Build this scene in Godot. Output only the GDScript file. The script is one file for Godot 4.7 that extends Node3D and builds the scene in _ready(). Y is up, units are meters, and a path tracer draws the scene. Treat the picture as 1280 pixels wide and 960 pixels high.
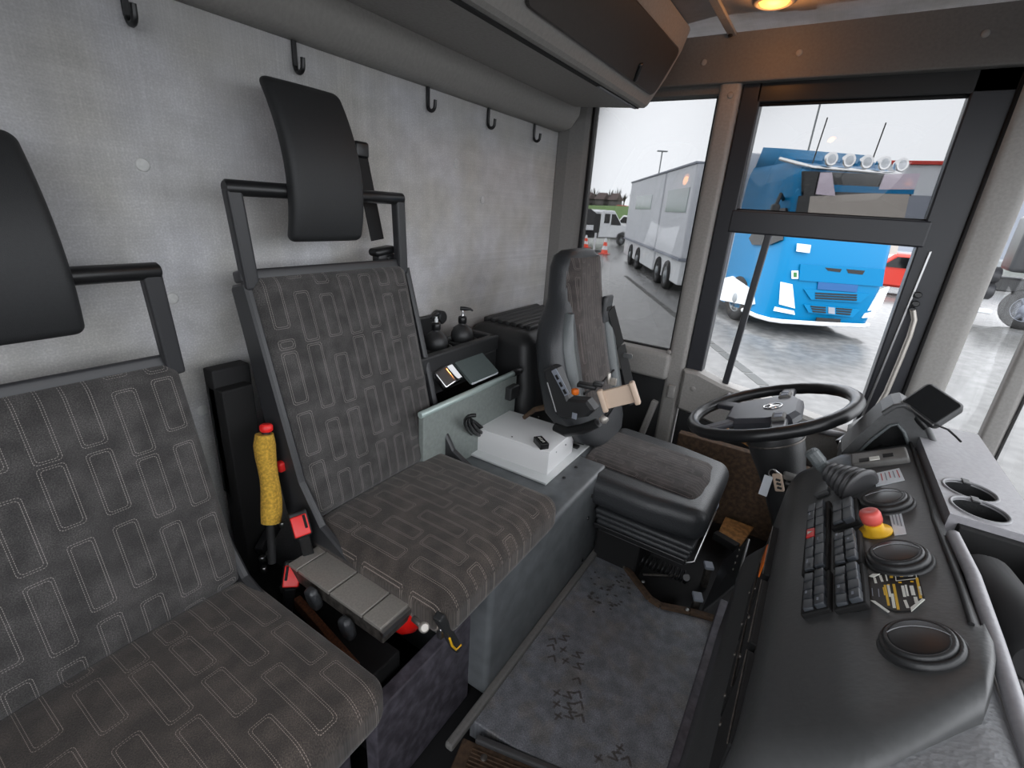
extends Node3D
# Interior of a low-entry truck cab, seen from the passenger side. x runs across the cab towards the driver's door, y up, z towards the windscreen; the rear wall is z = 0.

const EYE := Vector3(0.0, 1.28, 1.15)
const FLOOR := 0.12
const ROAD := -0.88
var fx := Vector3.ZERO
var fy := Vector3.ZERO
var fz := Vector3.ZERO
var focal := 594.0
var taken := {}
var M := {}
var rng := RandomNumberGenerator.new()

# ---------- pixels to directions; the distance always comes from the surface a thing touches ----------
func setup_view() -> void:
	var c := Vector2(640, 480)
	var vx := Vector2(1045, 285) - c
	var vv := Vector2(530, 2060) - c
	focal = sqrt(-vx.dot(vv))
	fx = Vector3(vx.x, vx.y, focal).normalized()
	fy = -Vector3(vv.x, vv.y, focal).normalized()
	fz = fx.cross(fy)
	if fz.x < 0.0:
		fz = -fz

func ray(px: float, py: float) -> Vector3:
	var d := Vector3(px - 640.0, py - 480.0, focal).normalized()
	return Vector3(fx.dot(d), fy.dot(d), fz.dot(d))

func at_x(px: float, py: float, x: float) -> Vector3:
	var r := ray(px, py)
	return EYE + r * ((x - EYE.x) / r.x)

func at_y(px: float, py: float, y: float) -> Vector3:
	var r := ray(px, py)
	return EYE + r * ((y - EYE.y) / r.y)

func at_z(px: float, py: float, z: float) -> Vector3:
	var r := ray(px, py)
	return EYE + r * ((z - EYE.z) / r.z)

func on_plane(px: float, py: float, p: Vector3, n: Vector3) -> Vector3:
	var r := ray(px, py)
	return EYE + r * ((p - EYE).dot(n) / r.dot(n))

# ---------- nodes ----------
func numbered(called: String) -> String:
	if not taken.has(called):
		taken[called] = 0
		return called
	taken[called] += 1
	return "%s_%03d" % [called, taken[called]]

func thing(called: String, label: String, category: String, at := Vector3.ZERO, group := "") -> Node3D:
	var o := Node3D.new()
	o.name = numbered(called)
	add_child(o, true)
	o.position = at
	o.set_meta("label", label)
	o.set_meta("category", category)
	if group:
		o.set_meta("group", group)
	return o

func setting(called: String, label := "") -> Node3D:
	var o := Node3D.new()
	o.name = called
	add_child(o, true)
	o.set_meta("kind", "structure")
	if label:
		o.set_meta("label", label)
	return o

# commits the mesh, given in world coordinates, as one part below its parent
func part(st: SurfaceTool, called: String, m: Material, parent: Node3D, label := "") -> MeshInstance3D:
	var o := MeshInstance3D.new()
	o.name = called
	st.generate_normals()
	st.index()
	o.mesh = st.commit()
	o.material_override = m
	parent.add_child(o, true)
	o.position = -parent.global_position
	if label:
		o.set_meta("label", label)
	return o

func begin() -> SurfaceTool:
	var st := SurfaceTool.new()
	st.begin(Mesh.PRIMITIVE_TRIANGLES)
	return st

func again(src: MeshInstance3D, called: String, parent: Node3D, at: Transform3D, m: Material = null) -> MeshInstance3D:
	var o := MeshInstance3D.new()
	o.name = called
	o.mesh = src.mesh if src else null
	o.material_override = m if m else src.material_override
	parent.add_child(o, true)
	o.transform = at
	return o

# ---------- shapes, all added to a SurfaceTool ----------
func tri(st: SurfaceTool, a: Vector3, b: Vector3, c: Vector3, ua := Vector2.ZERO, ub := Vector2.ZERO, uc := Vector2.ZERO) -> void:
	st.set_uv(ua); st.add_vertex(a)
	st.set_uv(ub); st.add_vertex(b)
	st.set_uv(uc); st.add_vertex(c)

func quad(st: SurfaceTool, a: Vector3, b: Vector3, c: Vector3, d: Vector3, flat := true) -> void:
	st.set_smooth_group(-1 if flat else 0)
	tri(st, a, b, c, Vector2(0, 1), Vector2(0, 0), Vector2(1, 0))
	tri(st, a, c, d, Vector2(0, 1), Vector2(1, 0), Vector2(1, 1))

# frame with x along "right" and z along the outward normal
func frame(o: Vector3, right: Vector3, up: Vector3) -> Transform3D:
	var r := right.normalized()
	var n := r.cross(up).normalized()
	return Transform3D(Basis(r, n.cross(r).normalized(), n), o)

# rounded box; fine = cells across the flat part, f moves points (soft things)
func rbox(st: SurfaceTool, t: Transform3D, size: Vector3, r := 0.004, seg := 2, fine := 1, f = null) -> void:
	var h := size * 0.5
	r = minf(r, minf(h.x, minf(h.y, h.z)) * 0.999)
	st.set_smooth_group(0 if (seg > 1 or f != null) else -1)
	var lists := []
	for k in 3:
		var l: Array[float] = []
		for i in seg + 1:
			l.append(-h[k] + r - r * tan(PI / 4.0 * (1.0 - float(i) / seg)))
		for i in range(1, fine):
			l.append(lerpf(-h[k] + r, h[k] - r, float(i) / fine))
		for i in seg + 1:
			l.append(h[k] - r + r * tan(PI / 4.0 * (float(i) / seg)))
		lists.append(l)
	var inner := h - Vector3(r, r, r)
	for ax in 3:
		var u: int = (ax + 1) % 3
		var v: int = (ax + 2) % 3
		for s in [-1.0, 1.0]:
			var lu: Array = lists[u]
			var lv: Array = lists[v]
			var grid := []
			for i in lu.size():
				var row := []
				for j in lv.size():
					var p := Vector3.ZERO
					p[ax] = s * h[ax]
					p[u] = lu[i]
					p[v] = lv[j]
					var q := p.clamp(-inner, inner)
					var d := p - q
					var w := q + (d.normalized() * r if d.length() > 1e-9 else Vector3.ZERO)
					var uv := Vector2(w.x, -w.y)
					if f != null:
						w = f.call(w)
					row.append([t * w, uv])
				grid.append(row)
			for i in lu.size() - 1:
				for j in lv.size() - 1:
					var a: Array = grid[i][j]
					var b: Array = grid[i + 1][j]
					var c: Array = grid[i + 1][j + 1]
					var e: Array = grid[i][j + 1]
					if s > 0:
						tri(st, a[0], c[0], b[0], a[1], c[1], b[1]); tri(st, a[0], e[0], c[0], a[1], e[1], c[1])
					else:
						tri(st, a[0], b[0], c[0], a[1], b[1], c[1]); tri(st, a[0], c[0], e[0], a[1], c[1], e[1])

# chamfer-free plain box, for hidden or tiny things
func box(st: SurfaceTool, lo: Vector3, hi: Vector3, r := 0.0) -> void:
	if r > 0.0:
		rbox(st, Transform3D(Basis(), (lo + hi) * 0.5), (hi - lo).abs(), r, 1)
		return
	var m := BoxMesh.new()
	m.size = (hi - lo).abs()
	st.append_from(m, 0, Transform3D(Basis(), (lo + hi) * 0.5))

# bar from a to b with a w x h section; up gives the h direction
func bar(st: SurfaceTool, a: Vector3, b: Vector3, w: float, h: float, up := Vector3.UP, r := 0.002) -> void:
	var d := (b - a)
	var x := up.cross(d).normalized()
	var y := d.cross(x).normalized()
	rbox(st, Transform3D(Basis(x, y, d.normalized()), (a + b) * 0.5), Vector3(w, h, d.length()), r, 1)

func tube(st: SurfaceTool, pts: Array, radius, sides := 10, closed := false, group := 0) -> void:
	st.set_smooth_group(group)
	var rings := []
	var n := pts.size()
	var last := Vector3.ZERO
	for i in n:
		var a: Vector3 = pts[(i - 1 + n) % n] if (closed or i > 0) else pts[i]
		var b: Vector3 = pts[(i + 1) % n] if (closed or i < n - 1) else pts[i]
		var d := (b - a).normalized()
		if last == Vector3.ZERO:
			last = d.cross(Vector3(0.31, 0.9, 0.27)).normalized()
		var x := (last - d * last.dot(d)).normalized()
		last = x
		var y := d.cross(x)
		var rr: float = radius[i] if radius is Array else radius
		var ring := []
		for k in sides:
			var t := TAU * k / sides
			var c: Vector3 = pts[i]
			ring.append(c + (x * cos(t) + y * sin(t)) * rr)
		rings.append(ring)
	if closed:
		rings.append(rings[0])
	loft(st, rings, true, not closed, group)

# rings of equal length; each ring closed when wrap
func loft(st: SurfaceTool, rings: Array, wrap := true, caps := true, group := 0) -> void:
	st.set_smooth_group(group)
	var m: int = rings[0].size()
	var top := m if wrap else m - 1
	for i in rings.size() - 1:
		for k in top:
			var k2 := (k + 1) % m
			var u0 := float(i) / (rings.size() - 1)
			var u1 := float(i + 1) / (rings.size() - 1)
			var v0 := float(k) / top
			var v1 := float(k + 1) / top
			tri(st, rings[i][k], rings[i][k2], rings[i + 1][k2], Vector2(v0, u0), Vector2(v1, u0), Vector2(v1, u1))
			tri(st, rings[i][k], rings[i + 1][k2], rings[i + 1][k], Vector2(v0, u0), Vector2(v1, u1), Vector2(v0, u1))
	if caps:
		st.set_smooth_group(-1)
		for e in [0, rings.size() - 1]:
			var c := Vector3.ZERO
			for p in rings[e]:
				c += p
			c /= m
			for k in m:
				if e == 0:
					tri(st, c, rings[e][(k + 1) % m], rings[e][k])
				else:
					tri(st, c, rings[e][k], rings[e][(k + 1) % m])

# profile of [radius, height]; turned round t's y axis
func lathe(st: SurfaceTool, t: Transform3D, profile: Array, sides := 20, group := 0, caps := true) -> void:
	var rings := []
	for p in profile:
		var ring := []
		for k in sides:
			var a := TAU * k / sides
			ring.append(t * Vector3(cos(a) * p[0], p[1], sin(a) * p[0]))
		rings.append(ring)
	loft(st, rings, true, caps, group)

func cyl(st: SurfaceTool, a: Vector3, b: Vector3, r: float, sides := 14, edge := 0.0) -> void:
	var d := b - a
	var l := d.length()
	var y := d / l
	var x := y.cross(Vector3(0.31, 0.27, 0.9)).normalized()
	var t := Transform3D(Basis(x, y, x.cross(y)), a)
	var e := minf(edge, minf(r, l) * 0.5)
	if e > 0.0:
		lathe(st, t, [[r - e, 0.0], [r, e], [r, l - e], [r - e, l]], sides)
	else:
		lathe(st, t, [[r, 0.0], [r, l]], sides)

# plate: polygon in t's xy plane, from z = 0 to z = depth, edges bevelled
func plate(st: SurfaceTool, t: Transform3D, poly: PackedVector2Array, depth: float, bevel := 0.0) -> void:
	if Geometry2D.is_polygon_clockwise(poly):
		poly = poly.duplicate()
		poly.reverse()
	var n := poly.size()
	var inset := PackedVector2Array()
	for i in n:
		var a := (poly[i] - poly[(i - 1 + n) % n]).normalized()
		var b := (poly[(i + 1) % n] - poly[i]).normalized()
		var na := Vector2(-a.y, a.x)
		var nb := Vector2(-b.y, b.x)
		var m := (na + nb).normalized()
		inset.append(poly[i] + m * bevel / maxf(m.dot(na), 0.4))
	var layers := [[poly, 0.0], [poly, depth]]
	if bevel > 0.0:
		layers = [[inset, 0.0], [poly, bevel * signf(depth)], [poly, depth - bevel * signf(depth)], [inset, depth]]
	st.set_smooth_group(-1)
	for l in layers.size() - 1:
		for i in n:
			var j := (i + 1) % n
			var p0: PackedVector2Array = layers[l][0]
			var p1: PackedVector2Array = layers[l + 1][0]
			var z0: float = layers[l][1]
			var z1: float = layers[l + 1][1]
			var a := t * Vector3(p0[i].x, p0[i].y, z0)
			var b := t * Vector3(p0[j].x, p0[j].y, z0)
			var c := t * Vector3(p1[j].x, p1[j].y, z1)
			var d := t * Vector3(p1[i].x, p1[i].y, z1)
			tri(st, a, c, b, p0[i], p1[j], p0[j])
			tri(st, a, d, c, p0[i], p1[i], p1[j])
	for e in [0, layers.size() - 1]:
		var p: PackedVector2Array = layers[e][0]
		var z: float = layers[e][1]
		var idx := Geometry2D.triangulate_polygon(p)
		for k in range(0, idx.size(), 3):
			var q := [p[idx[k]], p[idx[k + 1]], p[idx[k + 2]]]
			var w := []
			for v in q:
				w.append(t * Vector3(v.x, v.y, z))
			if (e == 0) == (depth > 0):
				tri(st, w[0], w[1], w[2], q[0], q[1], q[2])
			else:
				tri(st, w[0], w[2], w[1], q[0], q[2], q[1])

func rounded(w: float, h: float, r: float, seg := 4) -> PackedVector2Array:
	var out := PackedVector2Array()
	for k in 4:
		var c := Vector2((w / 2 - r) * (1 if k in [0, 3] else -1), (h / 2 - r) * (1 if k < 2 else -1))
		for i in seg + 1:
			var a := PI / 2 * (k + float(i) / seg)
			out.append(c + Vector2(cos(a), sin(a)) * r)
	return out

func v2(a: Array) -> PackedVector2Array:
	var out := PackedVector2Array()
	for p in a:
		out.append(Vector2(p[0], p[1]))
	return out

func words(text: String, t: Transform3D, height: float, m: Material, parent: Node3D, called := "lettering", thick := 0.0006) -> MeshInstance3D:
	var tm := TextMesh.new()
	var sf := SystemFont.new()
	sf.font_names = PackedStringArray(["Droid Sans"])
	sf.font_weight = 700
	tm.font = sf
	tm.text = text
	tm.font_size = 32
	tm.pixel_size = height / 23.0
	tm.depth = thick
	tm.curve_step = 4.0
	var o := MeshInstance3D.new()
	o.name = called
	o.mesh = tm
	o.material_override = m
	parent.add_child(o, true)
	o.transform = Transform3D(t.basis, t.origin - parent.global_position)
	return o

# ---------- materials ----------
func mat(called: String, c: Color, rough := 0.6, metal := 0.0, tex: Texture2D = null, scale := 1.0, bump: Texture2D = null, relief := 0.1, bscale := 0.0, world := true) -> StandardMaterial3D:
	var m := StandardMaterial3D.new()
	m.resource_name = called
	m.albedo_color = c
	m.roughness = rough
	m.metallic = metal
	if tex:
		m.albedo_texture = tex
	if bump:
		m.heightmap_enabled = true
		m.heightmap_texture = bump
		m.heightmap_scale = relief
	if tex or bump:
		m.uv1_triplanar = true
		m.uv1_world_triplanar = world
		m.uv1_scale = Vector3.ONE * scale
	M[called] = m
	return m

func noise_image(size: int, freq: float, octaves: int, sd: int, lo: float, hi: float, contrast := 1.0, kind := FastNoiseLite.TYPE_SIMPLEX_SMOOTH) -> Image:
	var n := FastNoiseLite.new()
	n.seed = sd
	n.frequency = freq
	n.noise_type = kind
	n.fractal_octaves = octaves
	var im := n.get_seamless_image(size, size, false, false, 0.15)
	im.convert(Image.FORMAT_L8)
	var lut := PackedByteArray()
	for i in 256:
		var v := clampf((i / 255.0 - 0.5) * contrast + 0.5, 0.0, 1.0)
		lut.append(mini(255, int(255.0 * lerpf(lo, hi, v))))
	var data := im.get_data()
	for i in data.size():
		data[i] = lut[data[i]]
	im = Image.create_from_data(size, size, false, Image.FORMAT_L8, data)
	im.convert(Image.FORMAT_RGB8)
	return im

func scratched(im: Image, sd: int) -> Image:
	# short pale scrapes and nicks of the worn surface
	var r := RandomNumberGenerator.new()
	r.seed = sd
	var n := im.get_width()
	for k in 170:
		var p := Vector2(r.randf(), r.randf()) * n
		var d := Vector2.RIGHT.rotated(r.randf_range(-1.2, -0.4)) * r.randf_range(4, 60)
		var l := int(d.length())
		var s := r.randf_range(0.05, 0.16)
		for i in l:
			var q := p + d * i / l + Vector2(r.randf_range(-0.6, 0.6), r.randf_range(-0.6, 0.6))
			var x := posmod(int(q.x), n)
			var y := posmod(int(q.y), n)
			im.set_pixel(x, y, im.get_pixel(x, y).lerp(Color.WHITE, s * 4.0))
	return im

func tex(im: Image) -> ImageTexture:
	return ImageTexture.create_from_image(im)

# woven seat cloth, 0.44 m a tile, with long double-stitched loops in staggered columns
func cloth_image(sd: int, across: int, base: Color, line: Color, size := 1024) -> Image:
	var im := noise_image(size, 0.16, 2, sd, 0.62, 1.0, 1.6)
	var coarse := noise_image(size, 0.006, 3, sd + 5, 0.74, 1.0, 1.7)
	var d := im.get_data()
	var e := coarse.get_data()
	for i in range(0, d.size(), 3):
		var k := d[i] / 255.0 * e[i] / 255.0
		d[i] = int(clampf(base.r * k, 0, 1) * 255)
		d[i + 1] = int(clampf(base.g * k, 0, 1) * 255)
		d[i + 2] = int(clampf(base.b * k, 0, 1) * 255)
	im = Image.create_from_data(size, size, false, Image.FORMAT_RGB8, d)
	var r := RandomNumberGenerator.new()
	r.seed = sd
	var pitch := float(size) / across
	for c in across:
		var x0 := pitch * (c + 0.2)
		var x1 := pitch * (c + 0.78)
		var y := r.randf() * size * 0.3 + (0.17 * size if c % 2 else 0.0)
		var start := y
		while y < start + size - 60:
			var l := minf(size * r.randf_range(0.22, 0.36), start + size - y - 14)
			loop_stitch(im, x0, x1, y, y + l, line, size)
			loop_stitch(im, x0 + 9, x1 - 9, y + 9, y + l - 9, line, size)
			y += l + size * r.randf_range(0.035, 0.08)
	return im

func loop_stitch(im: Image, x0: float, x1: float, y0: float, y1: float, line: Color, size: int) -> void:
	var r := minf((x1 - x0) * 0.32, 14.0)
	var pts := []
	var around := rounded(x1 - x0, y1 - y0, r, 5)
	var c := Vector2((x0 + x1) / 2, (y0 + y1) / 2)
	for p in around:
		pts.append(c + p)
	var run := 0.0
	for i in pts.size():
		var a: Vector2 = pts[i]
		var b: Vector2 = pts[(i + 1) % pts.size()]
		var l := a.distance_to(b)
		var s := 0.0
		while s < l:
			if fmod(run + s, 9.0) < 5.6:
				var p := a.lerp(b, s / l)
				for o in [Vector2(0, 0), Vector2(1, 0), Vector2(0, 1)]:
					im.set_pixel(posmod(int(p.x + o.x), size), posmod(int(p.y + o.y), size), line)
			s += 1.0
		run += l

func cloth(called: String, sd: int, across: int, base: Color, line: Color, weave: Texture2D) -> void:
	var m := StandardMaterial3D.new()
	m.resource_name = called
	m.albedo_texture = tex(cloth_image(sd, across, base, line))
	m.uv1_scale = Vector3.ONE / 0.44
	m.uv1_offset = Vector3(0.5, 0.5, 0)
	m.roughness = 0.95
	m.heightmap_enabled = true
	m.heightmap_texture = weave
	m.heightmap_scale = 0.04
	m.rim_enabled = true
	m.rim = 0.35
	m.rim_tint = 0.4
	M[called] = m

func glass(called: String, tint: Color, alpha: float) -> void:
	var m := StandardMaterial3D.new()
	m.resource_name = called
	m.transparency = BaseMaterial3D.TRANSPARENCY_ALPHA
	m.albedo_color = Color(tint.r, tint.g, tint.b, alpha)
	m.roughness = 0.02
	M[called] = m

func make_materials() -> void:
	var fine := tex(noise_image(512, 0.22, 2, 3, 0.0, 1.0, 1.5))
	var grain := tex(noise_image(512, 0.11, 2, 7, 0.0, 1.0, 1.8, FastNoiseLite.TYPE_CELLULAR))
	var speck := tex(noise_image(512, 0.05, 4, 11, 0.92, 1.0, 1.3))
	var felt := noise_image(1024, 0.013, 4, 21, 0.90, 1.0, 1.3)
	var felt_fine := noise_image(1024, 0.31, 2, 23, 0.84, 1.0, 1.5, FastNoiseLite.TYPE_CELLULAR)
	var stain := noise_image(1024, 0.0035, 3, 29, 0.0, 1.0, 2.2)
	var a := felt.get_data()
	var b := felt_fine.get_data()
	var s := stain.get_data()
	for i in range(0, a.size(), 3):
		var k := a[i] / 255.0 * b[i] / 255.0
		var t := s[i] / 255.0
		a[i] = int(clampf(k * lerpf(0.97, 1.03, t), 0, 1) * 255)
		a[i + 1] = int(clampf(k * lerpf(0.96, 1.03, t), 0, 1) * 255)
		a[i + 2] = int(clampf(k * lerpf(0.94, 1.05, t), 0, 1) * 255)
	var felt_tex := tex(Image.create_from_data(1024, 1024, false, Image.FORMAT_RGB8, a))
	var dust := tex(noise_image(1024, 0.012, 5, 37, 0.70, 1.0, 1.7))
	var scuff := tex(scratched(noise_image(1024, 0.008, 4, 39, 0.84, 1.0, 1.5), 91))
	mat("felt", Color(0.86, 0.86, 0.855), 0.97, 0, felt_tex, 0.9)
	mat("felt_button", Color(0.84, 0.84, 0.83), 0.5, 0, speck, 4.0)
	mat("headliner", Color(0.80, 0.79, 0.785), 0.95, 0, felt_tex, 1.7)
	mat("grey_plastic", Color(0.60, 0.59, 0.575), 0.62, 0, speck, 3.0, grain, 0.015)
	mat("dark_grey_plastic", Color(0.44, 0.435, 0.425), 0.6, 0, speck, 3.0, grain, 0.015)
	mat("light_grey_plastic", Color(0.53, 0.53, 0.54), 0.5, 0, speck, 3.0, grain, 0.015)
	mat("locker_door", Color(0.25, 0.235, 0.225), 0.45, 0, speck, 2.0)
	mat("black_plastic", Color(0.18, 0.183, 0.187), 0.45, 0, speck, 5.0, grain, 0.02)
	mat("black_satin", Color(0.10, 0.102, 0.107), 0.36)
	mat("black_matte", Color(0.075, 0.075, 0.08), 0.75)
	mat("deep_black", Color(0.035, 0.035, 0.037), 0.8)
	mat("headrest_foam", Color(0.155, 0.16, 0.165), 0.52, 0, speck, 6.0, fine, 0.03)
	mat("seat_frame", Color(0.205, 0.207, 0.215), 0.42)
	mat("frame_blue_black", Color(0.15, 0.155, 0.175), 0.38)
	mat("dash", Color(0.30, 0.303, 0.305), 0.43, 0, speck, 3.0, grain, 0.015)
	mat("dash_grey", Color(0.60, 0.605, 0.615), 0.6, 0, speck, 3.0, grain, 0.08)
	mat("dash_top", Color(0.58, 0.575, 0.59), 0.42, 0, speck, 3.0, grain, 0.015)
	mat("switch", Color(0.24, 0.255, 0.275), 0.38)
	mat("wheel_hub", Color(0.27, 0.275, 0.30), 0.42)
	mat("rubber", Color(0.25, 0.25, 0.255), 0.42)
	mat("rubber_mat", Color(0.55, 0.54, 0.53), 0.75, 0, speck, 3.0)
	mat("vinyl", Color(0.21, 0.218, 0.228), 0.40, 0, speck, 5.0, grain, 0.05)
	mat("vinyl_grey", Color(0.36, 0.38, 0.385), 0.38, 0, speck, 5.0, grain, 0.04)
	mat("console", Color(0.42, 0.435, 0.445), 0.38, 0, scuff, 1.6)
	mat("kick_panel", Color(0.37, 0.355, 0.39), 0.55, 0, dust, 2.0)
	mat("steel", Color(0.72, 0.72, 0.72), 0.28, 1.0)
	mat("chrome", Color(0.9, 0.9, 0.9), 0.08, 1.0)
	mat("brushed_metal", Color(0.74, 0.72, 0.69), 0.45, 0.6, speck, 6.0)
	mat("dull_metal", Color(0.45, 0.43, 0.41), 0.5, 0.7, dust, 4.0)
	mat("galvanised", Color(0.58, 0.61, 0.595), 0.55, 0.2, speck, 2.0)
	mat("pale_rail", Color(0.70, 0.76, 0.745), 0.4, 0.3)
	mat("white_paint", Color(0.93, 0.93, 0.93), 0.35)
	mat("white_plastic", Color(0.88, 0.89, 0.89), 0.45)
	mat("paper", Color(0.86, 0.88, 0.90), 0.8)
	mat("red_plastic", Color(0.88, 0.16, 0.15), 0.4)
	mat("red_paint", Color(0.82, 0.09, 0.07), 0.25)
	mat("estop_red", Color(0.80, 0.33, 0.30), 0.45)
	mat("yellow_plastic", Color(0.93, 0.72, 0.12), 0.45)
	mat("foam_yellow", Color(0.91, 0.72, 0.27), 0.95, 0, tex(noise_image(512, 0.03, 4, 51, 0.72, 1.0, 1.8)), 9.0, fine, 0.15)
	mat("orange", Color(0.92, 0.45, 0.08), 0.5)
	mat("tan_board", Color(0.66, 0.47, 0.26), 0.8, 0, dust, 3.0)
	mat("rust", Color(0.42, 0.23, 0.11), 0.9, 0, dust, 9.0, fine, 0.1)
	mat("brown_dust", Color(0.34, 0.26, 0.19), 0.85, 0, dust, 3.5)
	mat("beige_plastic", Color(0.80, 0.71, 0.63), 0.45)
	mat("slate", Color(0.33, 0.37, 0.365), 0.75, 0, speck, 5.0)
	mat("belt", Color(0.12, 0.12, 0.125), 0.7, 0, fine, 30.0)
	mat("screen_glass", Color(0.10, 0.105, 0.11), 0.05)
	mat("print_yellow", Color(0.85, 0.68, 0.20), 0.6)
	mat("print_white", Color(0.86, 0.86, 0.83), 0.6)
	mat("print_green", Color(0.18, 0.42, 0.2), 0.6)
	mat("print_black", Color(0.10, 0.10, 0.10), 0.5)
	mat("print_grey", Color(0.52, 0.54, 0.58), 0.6)
	mat("print_red", Color(0.72, 0.25, 0.25), 0.6)
	# mat("wet_asphalt") below has its own map
	mat("asphalt", Color(0.41, 0.41, 0.405), 0.24, 0, tex(noise_image(1024, 0.02, 5, 61, 0.78, 1.0, 1.6)), 0.17)
	mat("asphalt_patch", Color(0.38, 0.38, 0.375), 0.5, 0, speck, 0.5)
	mat("drain_grate", Color(0.30, 0.30, 0.29), 0.6)
	mat("truck_blue", Color(0.0, 0.43, 0.62), 0.35)
	M["truck_blue"].metallic_specular = 0.3
	mat("truck_blue_dark", Color(0.0, 0.30, 0.52), 0.35)
	mat("truck_white", Color(0.86, 0.87, 0.88), 0.35)
	mat("trailer_white", Color(0.80, 0.81, 0.83), 0.5)
	mat("trailer_pane", Color(0.52, 0.57, 0.57), 0.15)
	mat("tyre", Color(0.10, 0.10, 0.10), 0.85)
	mat("dark_glass", Color(0.05, 0.055, 0.06), 0.08)
	mat("film_pink", Color(0.80, 0.75, 0.80), 0.6)
	mat("film_beige", Color(0.66, 0.63, 0.60), 0.6)
	mat("lamp_lens", Color(0.88, 0.90, 0.92), 0.15)
	mat("grass", Color(0.36, 0.48, 0.24), 0.95, 0, speck, 0.2)
	mat("foliage", Color(0.30, 0.29, 0.26), 0.95)
	mat("bark", Color(0.30, 0.27, 0.24), 0.95)
	mat("house_wall", Color(0.42, 0.40, 0.40), 0.9)
	mat("roof_tile", Color(0.35, 0.30, 0.29), 0.9)
	mat("pole_grey", Color(0.55, 0.57, 0.58), 0.5)
	mat("car_red", Color(0.75, 0.18, 0.12), 0.3)
	mat("cone_orange", Color(0.93, 0.28, 0.14), 0.6)
	cloth("cloth", 41, 7, Color(0.36, 0.35, 0.345), Color(0.60, 0.58, 0.56), fine)
	cloth("cloth_brown", 43, 7, Color(0.36, 0.325, 0.30), Color(0.60, 0.555, 0.52), fine)
	cloth("cloth_driver", 47, 12, Color(0.35, 0.32, 0.31), Color(0.52, 0.485, 0.47), fine)
	glass("pane_tinted", Color(0.02, 0.03, 0.03), 0.505)
	glass("pane_quarter", Color(0.02, 0.03, 0.03), 0.475)
	glass("pane_clear", Color(0.05, 0.06, 0.06), 0.06)
	var lamp := mat("lamp_glow", Color(1.0, 0.75, 0.45), 0.4)
	lamp.emission_enabled = true
	lamp.emission = Color(1.0, 0.62, 0.28)
	lamp.emission_energy_multiplier = 0.8

func _ready() -> void:
	rng.seed = 7
	setup_view()
	# camera
	var cam := Camera3D.new()
	cam.name = "camera"
	add_child(cam)
	var rx := Vector3(fx.x, fy.x, fz.x)
	var img_down := Vector3(fx.y, fy.y, fz.y)
	var fw := Vector3(fx.z, fy.z, fz.z)
	cam.transform = Transform3D(Basis(rx, -img_down, -fw), EYE)
	cam.fov = rad_to_deg(2.0 * atan(480.0 / focal))
	cam.near = 0.02
	cam.far = 600.0
	cam.current = true
	# overcast sky
	var env := Environment.new()
	var sky := Sky.new()
	var sm := ProceduralSkyMaterial.new()
	sm.sky_top_color = Color(0.955, 0.965, 0.985)
	sm.sky_horizon_color = Color(0.90, 0.915, 0.935)
	sm.ground_bottom_color = Color(0.5, 0.5, 0.5)
	sm.ground_horizon_color = Color(0.8, 0.81, 0.82)
	sm.sky_curve = 0.2
	sky.sky_material = sm
	env.background_mode = Environment.BG_SKY
	env.sky = sky
	env.background_energy_multiplier = 1.0
	env.tonemap_mode = Environment.TONE_MAPPER_LINEAR
	env.tonemap_exposure = 4.3
	env.sdfgi_enabled = true
	env.ssao_enabled = true
	env.ssil_enabled = true
	var we := WorldEnvironment.new()
	we.name = "overcast_sky"
	we.environment = env
	add_child(we)
	make_materials()
	build_shell()
	build_driver_side()
	build_windscreen()
	build_floor()
	build_lockers()
	build_passenger_seats()
	build_between_seats()
	build_console()
	build_rear_storage()
	build_driver_seat()
	build_phone_holder()
	build_dash()
	build_dash_parts()
	build_steering()
	build_footwell()
	build_road()
	build_blue_truck()
	build_trailers()
	build_yard()

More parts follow.
